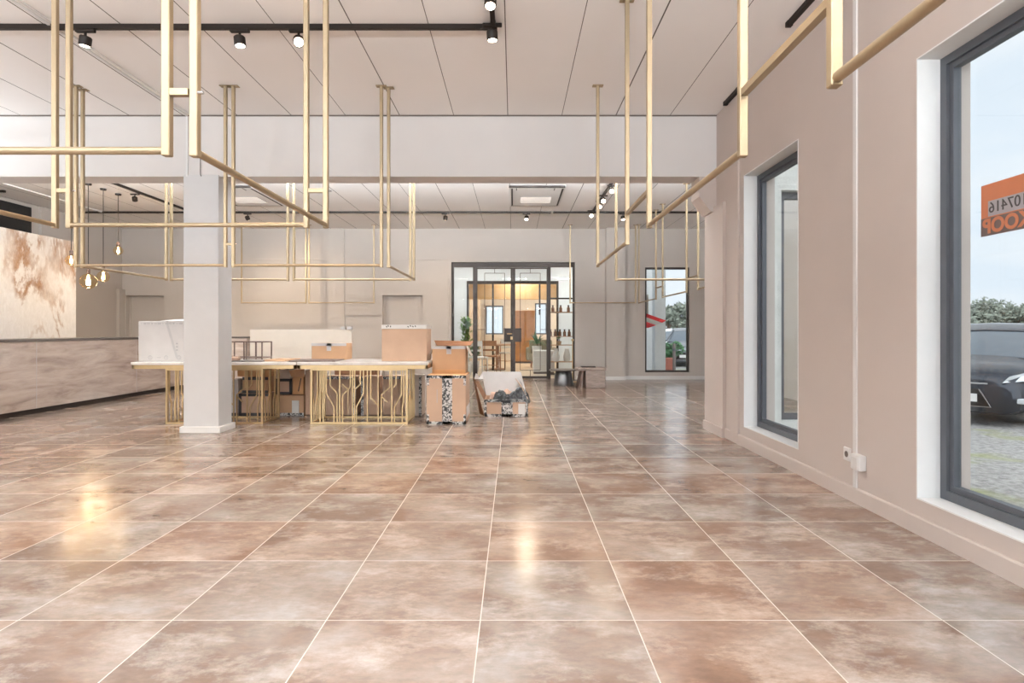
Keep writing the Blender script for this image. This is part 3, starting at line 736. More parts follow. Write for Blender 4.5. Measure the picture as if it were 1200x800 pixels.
def table(label, x0, x1, bx0, bx1, y0):
    o = thing('display_table', label, 'table', ((x0 + x1) / 2, y0 + 0.45, 0), 0, 'gold tables with latticework bases')
    ox, oy = (x0 + x1) / 2, y0 + 0.45
    w = (x1 - x0) / 2
    MB().box(-w, w, -0.45, 0.45, 0.715, 0.75).bevel(0.004, 1).build('tabletop', 'table_marble', o)
    m = MB(); t_ = 0.025
    m.box(-w + 0.01, w - 0.01, -0.44, -0.44 + t_, 0.668, 0.714); m.box(-w + 0.01, w - 0.01, 0.44 - t_, 0.44, 0.668, 0.714)
    m.box(-w + 0.01, -w + 0.01 + t_, -0.44, 0.44, 0.668, 0.714); m.box(w - 0.01 - t_, w - 0.01, -0.44, 0.44, 0.668, 0.714)
    m.build('apron', 'brass_gold', o)
    bw, bc = bx1 - bx0, (bx0 + bx1) / 2 - ox
    ya, yb = -0.43, 0.07; hb = 0.668
    m = MB()
    for z in (0.01, hb - 0.01):
        for y in (ya, yb): m.bar([(bc - bw / 2, y, z), (bc + bw / 2, y, z)], 0.02)
        for x in (-1, 1): m.bar([(bc + x * bw / 2, ya, z), (bc + x * bw / 2, yb, z)], 0.02)
    for x in (-1, 1):
        for y in (ya, yb): m.bar([(bc + x * bw / 2, y, 0), (bc + x * bw / 2, y, hb)], 0.024)
    m.build('base_frame', 'brass_gold', o)
    m = MB(); lattice(m, bw, hb); m.xform(Matrix.Translation((bc, ya, 0))); m.build('lattice_panel', 'brass_gold', o)
    for x in (-1, 1):
        m = MB()
        for j, dy in enumerate((0.09, 0.17, 0.25, 0.34, 0.42)):
            y = ya + dy
            m.bar([(0, y, 0), (0, y, 0.25), (0, y + (0.05 if j % 2 else -0.04), 0.36), (0, y + (0.05 if j % 2 else -0.04), hb)] if j != 2 else [(0, y, 0), (0, y, hb)], 0.014)
        m.xform(Matrix.Translation((bc + x * bw / 2, 0, 0))); m.build('lattice_panel', 'brass_gold', o)
    return o
YT = 7.22
table('gold table with marble top standing behind the white column', X(153, YT), X(347, YT), -4.22, -3.06, YT)
table('gold table with marble top under the tall brown box', X(348, YT), X(502, YT), -2.46, -1.30, YT)
TT = 0.75

# ------------------------------------------------------------------ boxes
CB = 'moving boxes'
def carton(label, c, w, d, h, mat='cardboard', rot=0.0, tape='v', tmat='printed_tape', wall=0.006, open_=False, cat='cardboard box', name='cardboard_box', grp=None):
    o = thing(name, label, cat, c, rot, grp)
    if open_:
        m = MB(); t = wall
        m.box(-w / 2, w / 2, -d / 2, d / 2, 0, t); m.box(-w / 2, w / 2, -d / 2, -d / 2 + t, t, h); m.box(-w / 2, w / 2, d / 2 - t, d / 2, t, h)
        m.box(-w / 2, -w / 2 + t, -d / 2 + t, d / 2 - t, t, h); m.box(w / 2 - t, w / 2, -d / 2 + t, d / 2 - t, t, h); m.build('body', mat, o)
    else:
        MB().box(-w / 2, w / 2, -d / 2, d / 2, 0, h).bevel(0.006, 2).build('body', mat, o)
    e = 0.0015
    if tape:
        m = MB(); f = -d / 2 - e
        if 'v' in tape: m.box(-0.05 * w / 0.47, 0.07 * w / 0.47, f, f + e, 0.0, h)
        if 's' in tape: m.box(-0.03, 0.03, f, f + e, h - 0.10, h)
        if 't' in tape: m.box(-w / 2 - e, w / 2 + e, f, f + e, h - 0.035, h + e)
        if 'b' in tape: m.box(-w / 2, w / 2, f, f + e, 0.0, 0.035)
        if 'l' in tape: m.box(-w / 2, -w / 2 + 0.035, f, f + e, 0, h)
        if 'r' in tape: m.box(w / 2 - 0.035, w / 2, f, f + e, 0, h)
        if 'c' in tape:
            for x in (-1, 1):
                for z in (0.0, h - 0.12):
                    a, b = sorted((x * w / 2, x * (w / 2 - 0.03))); m.box(a, b, f, f + e, z, z + 0.12)
        if 'T' in tape: m.box(-0.035, 0.035, -d / 2, d / 2, h, h + e)
        m.build('tape', tmat, o)
    return o
def flap(o, pts, t=0.006, mat='cardboard_inside', name='flap'):
    """flap from 4 corner points (local), thickness t along its normal"""
    p = [Vector(q) for q in pts]; n = (p[1] - p[0]).cross(p[3] - p[0]).normalized() * t
    return MB().hexa(p + [q + n for q in p]).build(name, mat, o)

# on the tables
b = carton('white printed moving box on the table left of the column', (X(197, 7.5), 7.66, TT), 0.70, 0.40, 0.50, 'white_card', 0.0, tape='')
m = MB(); m.hexa([(-0.35, -0.2015, 0.44), (0.35, -0.2015, 0.44), (0.35, -0.2, 0.44), (-0.35, -0.2, 0.44), (-0.35, -0.2015, 0.442), (0.35, -0.2015, 0.442), (0.35, -0.2, 0.442), (-0.35, -0.2, 0.442)])
def ring(m, cx, cz, r, y=-0.2025, w=0.006, n=20):
    for i in range(n):
        a, c = 2 * PI * i / n, 2 * PI * (i + 1) / n
        q = lambda rr, t, yy: (cx + rr * math.cos(t), yy, cz + rr * math.sin(t))
        m.hexa([q(r, a, y), q(r, c, y), q(r, c, y + 0.002), q(r, a, y + 0.002), q(r - w, a, y), q(r - w, c, y), q(r - w, c, y + 0.002), q(r - w, a, y + 0.002)])
for i, cx in enumerate((-0.20, 0.0, 0.16, 0.28)):
    ring(m, cx, 0.045, 0.027)
    for k in range(3):
        a = PI / 2 + k * 2 * PI / 3
        m.cbox((cx + 0.011 * math.cos(a), -0.2025, 0.045 + 0.011 * math.sin(a)), (0.016, 0.002, 0.005), Matrix.Rotation(-a - PI / 2, 3, 'Y'))
m.cbox((-0.09, -0.2025, 0.045), (0.05, 0.002, 0.006))
for k in range(14): m.cbox((-0.31 + k * 0.045, -0.2025, 0.47), (0.02 + 0.012 * (k % 3), 0.002, 0.008 + 0.006 * (k % 2)))
for k in range(3): m.cbox((0.135, -0.2025, 0.14 + 0.04 * k), (0.022, 0.002, 0.018))
m.build('printed_marks', 'print_grey', b)
MB().hexa([(0.0, -0.2035, 0.46), (0.03, -0.2035, 0.46), (0.03, -0.2, 0.46), (0.0, -0.2, 0.46), (0.0, -0.2035, 0.50), (0.03, -0.2035, 0.50), (0.03, -0.2, 0.5), (0.0, -0.2, 0.5)]).quad((0.0, -0.2037, 0.46), (0.03, -0.2037, 0.46), (0.155, -0.2037, 0.03), (0.125, -0.2037, 0.03)).build('strap', 'tape_grey', b)
flap(b, [(-0.08, -0.20, 0.50), (0.35, -0.2, 0.50), (0.35, -0.02, 0.53), (0.02, -0.02, 0.525)], 0.005, 'white_card')

b = carton('small brown box with a strip of tape on the table', (X(386, 7.9), 7.99 + 0.03, TT), 0.46, 0.28, 0.215, 'cardboard', 0.0, tape='st', tmat='tape_grey')
b = carton('tall brown box with a white printed top band on the table', (X(473.5, 7.45), 7.66, TT), 0.566, 0.40, 0.425, 'cardboard_pink', 0.0, tape='')
MB().box(-0.285, 0.285, -0.203, 0.203, 0.405, 0.455).bevel(0.003, 1).build('top_band', 'paper', b)
m = MB()
for cx in (-0.22, -0.20, -0.17, 0.05, 0.08, 0.11, 0.14): m.cbox((cx, -0.204, 0.437 + 0.006 * math.sin(cx * 90)), (0.020, 0.002, 0.011), Matrix.Rotation(cx * 9, 3, 'Y'))
m.build('printed_marks', 'print_black', b)

# boxed stack right of the tables
b = carton('tall taped brown box on the floor at the end of the tables', (X(523, 7.19), 7.19 + 0.3, 0), 0.475, 0.60, 0.59, 'cardboard_pink', 0.0, tape='vtbc')
MB().box(-0.115, -0.108, -0.3018, -0.3, 0.26, 0.42).build('printed_mark', 'print_grey', b)
MB().box(0.2375, 0.239, -0.22, 0.30, 0.06, 0.20).build('label', 'paper', b)
MB().box(-0.2375, 0.2375, -0.30, 0.30, 0.59, 0.592).build('lid', 'cardboard_orange', b)
ub = carton('open brown box on top of the tall taped box', (-0.815, 7.66, 0.592), 0.42, 0.36, 0.345, 'cardboard', 0.0, tape='st', tmat='tape_grey', open_=True)
flap(ub, [(-0.20, 0.17, 0.345), (0.25, 0.17, 0.345), (0.285, 0.20, 0.40), (-0.235, 0.19, 0.41)], 0.006)
flap(ub, [(-0.205, -0.182, 0.0), (0.205, -0.182, 0.0), (0.205, -0.186, 0.05), (-0.205, -0.186, 0.05)], 0.006, 'cardboard_orange')
flap(ub, [(0.212, -0.16, 0.345), (0.212, 0.16, 0.345), (0.28, 0.16, 0.22), (0.28, -0.16, 0.22)], 0.005, 'cardboard_grey')
flap(ub, [(-0.212, 0.16, 0.345), (-0.212, -0.16, 0.345), (-0.245, -0.16, 0.25), (-0.245, 0.16, 0.25)], 0.005, 'cardboard_grey')

# open low box
lb_ = carton('low open box with spread flaps and black plastic, on the floor', (-0.10, 7.84 + 0.26, 0), 0.58, 0.52, 0.225, 'cardboard_pink', 0.0, tape='vtblr', open_=True)
MB().box(0.16, 0.25, -0.263, -0.26, 0.03, 0.17).build('label', 'paper', lb_)
flap(lb_, [(-0.285, 0.26, 0.225), (-0.285, -0.26, 0.225), (-0.43, -0.24, 0.50), (-0.43, 0.26, 0.50)])
flap(lb_, [(-0.43, -0.24, 0.50), (-0.29, -0.265, 0.01), (-0.36, -0.10, 0.02), (-0.44, 0.02, 0.40)])
flap(lb_, [(0.285, 0.26, 0.225), (-0.285, 0.26, 0.225), (-0.36, 0.36, 0.55), (0.20, 0.36, 0.55)], mat='white_card')
flap(lb_, [(0.285, -0.26, 0.225), (0.285, 0.26, 0.225), (0.12, 0.30, 0.46), (0.20, -0.02, 0.38)], mat='cardboard')
flap(lb_, [(0.292, -0.26, 0.215), (0.292, 0.26, 0.215), (0.17, 0.34, 0.47), (0.21, 0.02, 0.42)], t=0.004, mat='white_card')
def crumple(mb, cx, cy, z0, w, d, h, seed, nx=18, ny=14):
    r = random.Random(seed); g = []
    for j in range(ny + 1):
        row = []
        for i in range(nx + 1):
            u, v = i / nx, j / ny; k = math.sin(PI * u) ** 0.5 * math.sin(PI * v) ** 0.5
            row.append(mb.bm.verts.new((cx + (u - 0.5) * w, cy + (v - 0.5) * d, z0 + h * k * (0.6 + 0.4 * math.sin(7 * u + 3 * v)) + r.uniform(-1, 1) * h * 0.18 * k)))
        g.append(row)
    for j in range(ny):
        for i in range(nx): mb.face([g[j][i], g[j][i + 1], g[j + 1][i + 1], g[j + 1][i]])
    base = [mb.bm.verts.new((v.co.x, v.co.y, z0 - 0.02)) for v in (g[0][0], g[0][-1], g[-1][-1], g[-1][0])]
    mb.face(base)
    return mb
m = crumple(MB(), 0.03, -0.03, 0, 0.50, 0.42, 0.20, 3, 24, 18); tag(m.build('plastic_wrap', 'black_plastic', None, (-0.06, 8.07, 0.20)), 'crumpled black plastic heaped in the low open box', 'plastic wrap')
m = crumple(MB(), 0, 0, 0, 0.34, 0.16, 0.17, 5, 12, 8); tag(m.build('packing_paper', 'kraft_paper', None, (-0.17, 8.27, 0.19)), 'pinkish crumpled packing paper behind the black plastic in the low box', 'packing paper')
m = crumple(MB(), 0, 0, 0, 0.14, 0.10, 0.12, 9, 8, 6); tag(m.build('packing_paper', 'white_card', None, (-0.46, 8.02, 0.48)), 'pale scrap of paper stuck between the stacked boxes and low box', 'packing paper')

# under and behind the tables
UB = 'boxes stored under the tables'
def under(label, px0, px1, y, z0, h, d, mat='cardboard_pink', tape='', tmat='print_black'):
    x0, x1 = X(px0, y), X(px1, y)
    return carton(label, ((x0 + x1) / 2, y + d / 2, z0), x1 - x0, d, h, mat, 0, tape, tmat, grp=UB)
under('brown box under the table behind the lattice, leftmost of the tall four', 357.5, 372, 8.0, 0, 0.60, 0.30, 'cardboard_pink')
under('tall brown box behind the lattice, second from left', 378.5, 417, 8.0, 0, 0.515, 0.30, 'cardboard_pink', 'rt', 'printed_tape')
under('tall brown box behind the lattice, third from left', 423, 443, 8.0, 0, 0.515, 0.30, 'cardboard_pink', 'l', 'printed_tape')
under('tall brown box behind the lattice, fourth from left', 449, 470, 8.0, 0, 0.515, 0.30, 'cardboard_pink', 't', 'printed_tape')
under('greyish box under the right end of the table', 482, 494, 7.9, 0, 0.53, 0.35, 'cardboard_grey', 'r', 'printed_tape')
under('open black taped box behind the tall row, under the right table', 392, 440, 8.42, 0, 0.60, 0.28, 'cardboard_inside', 't', 'print_black')
s1 = under('lower brown box with white label between the table bases', 323, 356, 7.95, 0, 0.27, 0.40, 'cardboard', 'b', 'printed_tape')
MB().box(0.03, 0.125, -0.2035, -0.2, 0.03, 0.20).build('label', 'paper', s1)
s2 = under('box outlined with black tape on the lower box between the tables', 323, 342, 8.0, 0.275, 0.21, 0.34, 'cardboard_pink', 'tblr', 'print_black')
s3 = under('small greyish box topmost of the stack between the tables', 323.5, 340, 8.0, 0.488, 0.13, 0.30, 'cardboard_grey', '', 'print_black')
s4 = under('orange box with open flap between the tables', 343, 356, 8.0, 0.275, 0.25, 0.30, 'cardboard_orange', '', 'print_black')
flap(s4, [(-0.09, -0.15, 0.24), (0.085, -0.15, 0.24), (0.11, -0.22, 0.35), (-0.10, -0.22, 0.33)], 0.005, 'cardboard')
MB().cbox((0.02, -0.1515, 0.13), (0.012, 0.003, 0.18), Matrix.Rotation(0.2, 3, 'Y')).build('tape', 'print_black', s4)
under('wide brown box on the floor behind the lattice by the column', 280, 316, 7.95, 0, 0.29, 0.40, 'cardboard_pink', 'btl', 'print_black')
under('second layer brown box behind the lattice by the column', 284, 314, 8.0, 0.295, 0.21, 0.36, 'cardboard', 'tb', 'print_black')
under('orange topmost box behind the lattice by the column', 278, 317, 8.05, 0.51, 0.15, 0.32, 'cardboard_orange', '', 'print_black')
under('white narrow carton behind the column under the table', 268, 279, 7.95, 0, 0.48, 0.35, 'white_card', 'b', 'print_black')

# cream panel and clamp
pn = thing('cream_panel', 'long cream panel standing on the floor behind the tables', 'panel', ((X(293, 9.2) + X(412, 9.2)) / 2, 9.2, 0))
wq = (X(412, 9.2) - X(293, 9.2)) / 2
m = MB(); m.prism([(-wq, 0), (wq, 0), (wq, 1.09), (wq - 0.02, 1.135), (wq - 0.06, 1.15), (-wq, 1.15)], 0, 0.05, 'y'); m.build('board', 'cream_panel', pn)
m = MB()
for x in (wq - 0.13, wq - 0.03):
    m.cbox((x, 0.02, 1.175), (0.065, 0.08, 0.05)).tube([(x, -0.03, 1.18), (x, 0.07, 1.18)], 0.018, 10)
m.build('clip', 'tape_grey', pn)

# wire frames and loose sheets on the left table
def wire_cube(label, x0, x1, z1, y0, y1):
    o = thing('wire_side_table', label, 'side table', ((x0 + x1) / 2, (y0 + y1) / 2, TT), 0, 'dark wire side tables lying on the table')
    w, l = (x1 - x0) / 2, (y1 - y0) / 2; h = z1 - TT
    for sx in (-1, 1):
        for sy in (-1, 1): MB().bar([(sx * w, sy * l, 0), (sx * w, sy * l, h)], 0.014).build('leg', 'dark_wood', o)
    m = MB()
    for z in (0.03, h):
        for sy in (-1, 1): m.bar([(-w, sy * l, z), (w, sy * l, z)], 0.013)
        for sx in (-1, 1): m.bar([(sx * w, -l, z), (sx * w, l, z)], 0.013)
    m.build('frame', 'dark_wood', o)
wire_cube('dark wire frame side table on the table, right one', X(290.5, 7.75), X(309, 7.75), 0.985, 7.7, 8.0)
wire_cube('dark wire frame side table on the table next to the column', X(262, 7.75), X(288, 7.75), 0.985, 7.7, 8.05)
def sheet(name, label, px0, px1, y0, y1, z, t, mat, rot=0.0):
    x0, x1 = X(px0, (y0 + y1) / 2), X(px1, (y0 + y1) / 2)
    tag(MB().cbox((0, 0, t / 2), (x1 - x0, y1 - y0, t)).bevel(0.001, 1).build(name, mat, None, ((x0 + x1) / 2, (y0 + y1) / 2, z), rotz=rot), label, 'sheet')
sheet('flat_sheet', 'dark flat sheet lying on the table below the wire frames', 275, 312, 7.30, 7.62, TT, 0.012, 'counter_top', 0.05)
sheet('flat_sheet', 'orange brown cardboard sheet lying on the table behind its front edge', 318, 344, 7.40, 7.85, TT, 0.02, 'cardboard', -0.04)
sheet('flat_sheet', 'thin dark board lying on the table before the small brown box', 346, 398, 7.32, 7.78, TT, 0.014, 'dark_wood', 0.03)
tag(MB().box(-0.05, 0.05, -0.04, 0.04, 0, 0.045).bevel(0.008, 2).build('wood_block', 'kraft_paper', None, (X(277, 7.45), 7.42, TT + 0.012)), 'small pinkish block on the table right beside the column', 'block')

# ------------------------------------------------------------------ low tables at the rear
dt = thing('drum_table', 'low dark metal drum table with round top by the glass doors', 'side table', (X(661, 12.3), 12.45, 0))
MB().lathe([(0.215, 0), (0.215, 0.01), (0.165, 0.30), (0.16, 0.305)], n=32).build('base', 'drum_metal', dt, smooth=True)
MB().lathe([(0.29, 0.305), (0.295, 0.31), (0.295, 0.325), (0.29, 0.33)], n=40).build('tabletop', 'counter_top', dt, smooth=True)
bn = thing('bench_table', 'low grey wooden bench table with slab legs by the rear wall', 'side table', (X(694, 11.7) + 0.0, 11.95, 0), 0.06)
MB().box(-0.30, 0.28, -0.22, 0.22, 0.34, 0.405).bevel(0.025, 3).build('tabletop', 'grey_wood', bn, smooth=True)
MB().box(-0.13, 0.26, -0.20, 0.20, 0, 0.345).bevel(0.012, 2).build('leg', 'grey_wood', bn)
MB().hexa([(-0.28, -0.16, 0.0), (-0.23, -0.16, 0.0), (-0.23, 0.16, 0.0), (-0.28, 0.16, 0.0), (-0.20, -0.16, 0.342), (-0.15, -0.16, 0.342), (-0.15, 0.16, 0.342), (-0.20, 0.16, 0.342)]).build('leg', 'dark_wood', bn)
tag(MB().box(-0.14, 0.14, -0.09, 0.09, 0, 0.02).bevel(0.004, 1).build('tray', 'black_metal', None, (X(690, 11.8), 11.9, 0.405)), 'flat black tray on the grey bench table', 'tray')
st = thing('brass_stand', 'slim brass pole standing beside the glass door edge', 'stand', (X(671, 13.2), 13.2, 0))
MB().lathe([(0.09, 0), (0.09, 0.012), (0.02, 0.02)], n=20).build('base', 'brass_gold', st)
MB().tube([(0, 0, 0.012), (0, 0, 0.91)], 0.011, 10).build('pole', 'brass_gold', st, smooth=True)
MB().sphere((0, 0, 0.93), 0.03, 12, 8).build('knob', 'brass_gold', st, smooth=True)

# ------------------------------------------------------------------ adjoining rooms behind the glass
mb = MB(); mb.box(-3.2, 3.05, 14.2, 24.0, -0.25, 0.0)
struct(mb.build('floor_adjoining', 'light_floor'), 'pale floor beyond the glass doors', 'floor')
mb = MB(); mb.box(-3.3, 3.05, 14.2, 24.0, 3.3, 3.6)
struct(mb.build('ceiling_adjoining', 'white_paint'), 'ceiling beyond the glass doors', 'ceiling')
mb = MB(); mb.box(-3.3, -3.2, 14.2, 24, 0, 3.3); mb.box(2.95, 3.05, 14.2, 24, 0, 3.3)
struct(mb.build('wall_adjoining', 'blue_grey_wall'))
mb = MB(); wall_along_x(mb, 17.0, 17.15, -3.2, 2.95, 0, 3.3, [(-1.32, 1.26, 0, 2.5)])
struct(mb.build('wall_partition', 'blue_grey_wall'), 'blue grey wall with a wide opening beyond the glass doors', 'wall')
mb = MB(); mb.box(-1.34, 1.28, 16.97, 17.0, 2.47, 2.56); mb.box(-1.34, -1.28, 16.97, 17.0, 0, 2.47); mb.box(1.22, 1.28, 16.97, 17.0, 0, 2.47)
mb.box(-0.62, -0.57, 16.98, 17.1, 0, 2.47); mb.box(0.72, 0.76, 16.98, 17.1, 1.6, 2.47)
struct(mb.build('trim_11', 'bronze_frame'), 'dark frame of the second opening', 'frame')
mb = MB(); wall_along_x(mb, 23.8, 24.0, -3.2, 2.95, 0, 3.3, [(-1.13, -0.41, 1.0, 2.15), (0.85, 1.33, 1.0, 2.25)])
struct(mb.build('wall_far', 'far_wall'), 'pale wall at the far end', 'wall')
tall_window_x('window_7', 'small bright window at the far end left of the door bar', -1.13, -0.41, 1.0, 2.15, 23.85)
tall_window_x('window_8', 'small bright window at the far end right of the cabinet', 0.85, 1.33, 1.0, 2.25, 23.85)
mb = MB(); mb.box(-3.2, 2.95, 19.9, 20.2, 2.2, 3.3)
struct(mb.build('trim_12', 'ochre_wall'), 'ochre bulkhead under the ceiling of the far room', 'bulkhead')
cu = MB(); rg = []
n = 40
pts = [(-2.75 + 1.5 * i / n, 22.9 + 0.05 * math.sin(i * 1.9)) for i in range(n + 1)]
cu.rings([[(x, y, 0.02) for x, y in pts], [(x, y, 2.62) for x, y in pts]], cap=False, closed=False)
cu.rings([[(x, y + 0.012, 0.02) for x, y in pts], [(x, y + 0.012, 2.62) for x, y in pts]], cap=False, closed=False)
tag(cu.build('curtain', 'curtain', smooth=True), 'beige pleated curtain in the far room left of the door bar', 'curtain')
for (x, y, s, e) in ((-1.0, 15.6, 0.8, 28), (1.6, 15.6, 0.8, 28), (0.2, 19.5, 1.2, 24), (-1.5, 21.5, 1.0, 32), (1.6, 21.8, 1.0, 36)):  # unseen lights added to brighten the adjoining rooms
    o = thing('added_ceiling_light', 'added unseen square ceiling light in the room beyond the glass doors', 'ceiling light', (x, y, 3.3), 0, 'added ceiling lights beyond the glass doors')
    MB().box(-s / 4, s / 4, -s / 4, s / 4, -0.05, 0).build('housing', 'white_plastic', o)
    L = bpy.data.lights.new('panel_fill_light', 'AREA'); L.energy = e; L.size = s / 2.2; L.color = (1, 0.93, 0.84) if y < 17 else (1, 0.88, 0.74)
    lo = bpy.data.objects.new('panel_fill_light', L); C.objects.link(lo); lo.parent = o; lo.location = (0, 0, -0.06)
# wooden cabinet
cb = thing('wall_cabinet', 'orange brown wooden cabinet in the far room right of the door bar', 'cabinet', (X(614.5, 21.0), 21.2, 0))
MB().box(-0.37, 0.37, -0.2, 0.2, 0.06, 1.86).bevel(0.01, 1).build('body', 'ochre_wood', cb)
for s_ in (-1, 1): MB().box(s_ * 0.18 - 0.172, s_ * 0.18 + 0.172, -0.22, -0.201, 0.10, 1.84).bevel(0.004, 1).build('door', 'ochre_wood', cb)
MB().box(-0.35, 0.35, -0.17, 0.18, 0, 0.06).build('plinth', 'grille_dark', cb)
# armchair
ac = thing('armchair', 'olive upholstered armchair seen through the right door leaf', 'armchair', (X(634, 18.6), 18.6, 0))
MB().box(-0.36, 0.36, -0.33, 0.33, 0.20, 0.42).bevel(0.05, 3).build('seat', 'olive_fabric', ac, smooth=True)
MB().box(-0.36, 0.36, 0.22, 0.38, 0.36, 0.86).bevel(0.06, 3).build('backrest', 'olive_fabric', ac, smooth=True)
for s in (-1, 1): MB().box(s * 0.40 - 0.07, s * 0.40 + 0.07, -0.33, 0.34, 0.22, 0.62).bevel(0.05, 3).build('armrest', 'olive_fabric', ac, smooth=True)
for sx in (-1, 1):
    for sy in (-1, 1): MB().tube([(sx * 0.31, sy * 0.27, 0.0), (sx * 0.29, sy * 0.25, 0.22)], [0.014, 0.022], 8).build('leg', 'chair_wood', ac)
def chair(label, x, y, rot, mat='chair_wood', seatmat='chair_wood'):
    o = thing('dining_chair', label, 'chair', (x, y, 0), rot)
    MB().box(-0.22, 0.22, -0.21, 0.21, 0.43, 0.47).bevel(0.015, 2).build('seat', seatmat, o)
    for sx in (-1, 1):
        MB().tube([(sx * 0.20, -0.19, 0), (sx * 0.19, -0.18, 0.44)], [0.014, 0.02], 8).build('leg', mat, o)
        MB().tube([(sx * 0.20, 0.22, 0), (sx * 0.19, 0.19, 0.45), (sx * 0.19, 0.23, 0.88)], [0.014, 0.02, 0.014], 8).build('leg', mat, o)
    m = MB(); m.cbox((0, 0.225, 0.80), (0.40, 0.025, 0.14)); m.cbox((0, 0.21, 0.62), (0.38, 0.02, 0.05)); m.build('backrest', seatmat, o)
    m = MB()
    for sx in (-1, 1): m.bar([(sx * 0.19, -0.18, 0.2), (sx * 0.19, 0.2, 0.2)], 0.018)
    m.bar([(-0.19, 0.02, 0.2), (0.19, 0.02, 0.2)], 0.018); m.build('stretcher', mat, o)
chair('brown wooden chair seen through the left door leaf', X(576, 16.2), 16.2, 2.9)
chair('pale chair beyond the left side light of the glass doors', X(560, 15.4), 15.4, 0.4, 'pot_white', 'pot_white')
chair('wooden chair farther back between plant and door bar', X(589, 18.5), 18.5, -0.5, 'chair_wood', 'pot_white')
dtb = thing('dining_table', 'round wooden table beyond the left door leaf', 'table', (X(583, 17.6), 17.6, 0))
MB().lathe([(0.55, 0.71), (0.56, 0.72), (0.56, 0.74), (0.55, 0.75)], n=32).build('tabletop', 'shelf_wood', dtb)
MB().lathe([(0.25, 0), (0.25, 0.02), (0.05, 0.05), (0.045, 0.68), (0.15, 0.71)], n=20).build('pedestal', 'chair_wood', dtb, smooth=True)
def plant(name, label, x, y, pot_r, pot_h, stem, n, llen, spread, mat, seed, droop=0.3, z0=0.0, potmat='pot_white'):
    o = thing(name, label, 'plant', (x, y, z0)); r = random.Random(seed)
    MB().lathe([(pot_r * 0.75, 0), (pot_r, pot_h * 0.96), (pot_r, pot_h), (pot_r * 0.88, pot_h), (pot_r * 0.86, pot_h * 0.9)], n=20).build('pot', potmat, o, smooth=True)
    MB().tube([(0, 0, pot_h * 0.6), (0.02, 0, pot_h + stem * 0.5), (0, 0.01, pot_h + stem)], [0.014, 0.011, 0.006], 6).build('stem', 'bark', o)
    m = MB()
    for i in range(n):
        a = r.uniform(0, 2 * PI); zz = pot_h + stem * (r.uniform(0.25, 1.0) if stem > 0.2 else 1); el = r.uniform(0.15, 1.25)
        L = llen * r.uniform(0.6, 1.1); w = L * spread
        d = Vector((math.cos(a) * math.cos(el), math.sin(a) * math.cos(el), math.sin(el))); s_ = Vector((-math.sin(a), math.cos(a), 0))
        b = Vector((0, 0, zz)) + (Vector((r.uniform(-1, 1), r.uniform(-1, 1), 0)) * llen * 0.6 if stem > 0.2 else Vector((0, 0, 0)))
        p1 = b + d * L * 0.5; p2 = b + d * L - Vector((0, 0, droop * L * math.cos(el)))
        v = [m.bm.verts.new(q) for q in (b, p1 + s_ * w, p2, p1 - s_ * w, p1 - Vector((0, 0, 0.1 * w)))]
        m.face([v[0], v[1], v[4]]); m.face([v[1], v[2], v[4]]); m.face([v[2], v[3], v[4]]); m.face([v[3], v[0], v[4]])
    m.build('foliage', mat, o)
plant('potted_plant', 'leafy green potted tree beyond the left side light', X(546, 15.2), 15.2, 0.16, 0.3, 1.15, 260, 0.17, 0.22, 'leaf_green', 2)
plant('potted_plant', 'low bushy plant below the leafy tree at the left side light', X(556, 16.9 - 0.35), 16.55, 0.15, 0.3, 0.45, 130, 0.22, 0.2, 'leaf_dark', 3)
plant('potted_plant', 'spiky green potted plant behind the right door leaf', X(629, 16.5), 16.5, 0.13, 0.72, 0.05, 46, 0.46, 0.07, 'leaf_dark', 4, 0.45)
# glass shelf unit with jars
sh = thing('display_shelf', 'dark framed shelf unit with jars beyond the right side light', 'shelf', (X(657, 15.3), 15.35, 0))
m = MB()
for sx in (-0.34, 0.42):
    for sy in (-0.18, 0.18): m.bar([(sx, sy, 0), (sx, sy, 1.98)], 0.022)
for z in (0.02, 1.97):
    for sy in (-0.18, 0.18): m.bar([(-0.34, sy, z), (0.42, sy, z)], 0.02)
m.build('frame', 'black_metal', sh)
for z in (0.35, 0.78, 1.00, 1.62):
    MB().box(-0.34, 0.42, -0.18, 0.18, z - 0.018, z).build('shelf_board', 'shelf_wood', sh)
base_jar = None
for k, (z, x) in enumerate([(1.0, -0.26), (1.0, -0.14), (1.0, -0.02), (1.0, 0.10), (1.0, 0.22), (1.0, 0.34), (1.62, -0.2), (1.62, 0.0), (1.62, 0.2)]):
    lab = 'small brown glass jar on the shelf beyond the right side light' if z < 1.5 else 'brown glass jar on the top board of the shelf beyond the side light'
    gp = 'jars on the middle shelf board' if z < 1.5 else 'jars on the top shelf board'
    lc = (X(657, 15.3) + x, 15.30, z)
    if base_jar is None:
        base_jar = thing('glass_jar', lab, 'jar', lc, 0, gp)
        MB().lathe([(0.035, 0), (0.04, 0.01), (0.04, 0.10), (0.02, 0.13), (0.02, 0.15)], n=12).build('body', 'jar_brown', base_jar, smooth=True)
        MB().lathe([(0.024, 0.15), (0.024, 0.175)], n=12).build('lid', 'black_metal', base_jar)
    else: dup(base_jar, lab, lc, group=gp)
for k, (x, z, mat, lab) in enumerate(((-0.12, 0.35, 'pot_white', 'white vase standing low in the shelf, left'), (0.16, 0.35, 'pot_white', 'white vase standing low in the shelf, right'))):
    tag(MB().lathe([(0.07, 0), (0.10, 0.12), (0.06, 0.26), (0.045, 0.30), (0.055, 0.33)], n=18).build('vase', mat, None, (X(657, 15.3) + x, 15.33, z), smooth=True), lab, 'vase')
plant('potted_plant', 'small bushy plant on the shelf beyond the right side light', X(655, 15.3), 15.33, 0.07, 0.09, 0.06, 40, 0.10, 0.25, 'leaf_green', 6, 0.2, 0.78, 'basket')
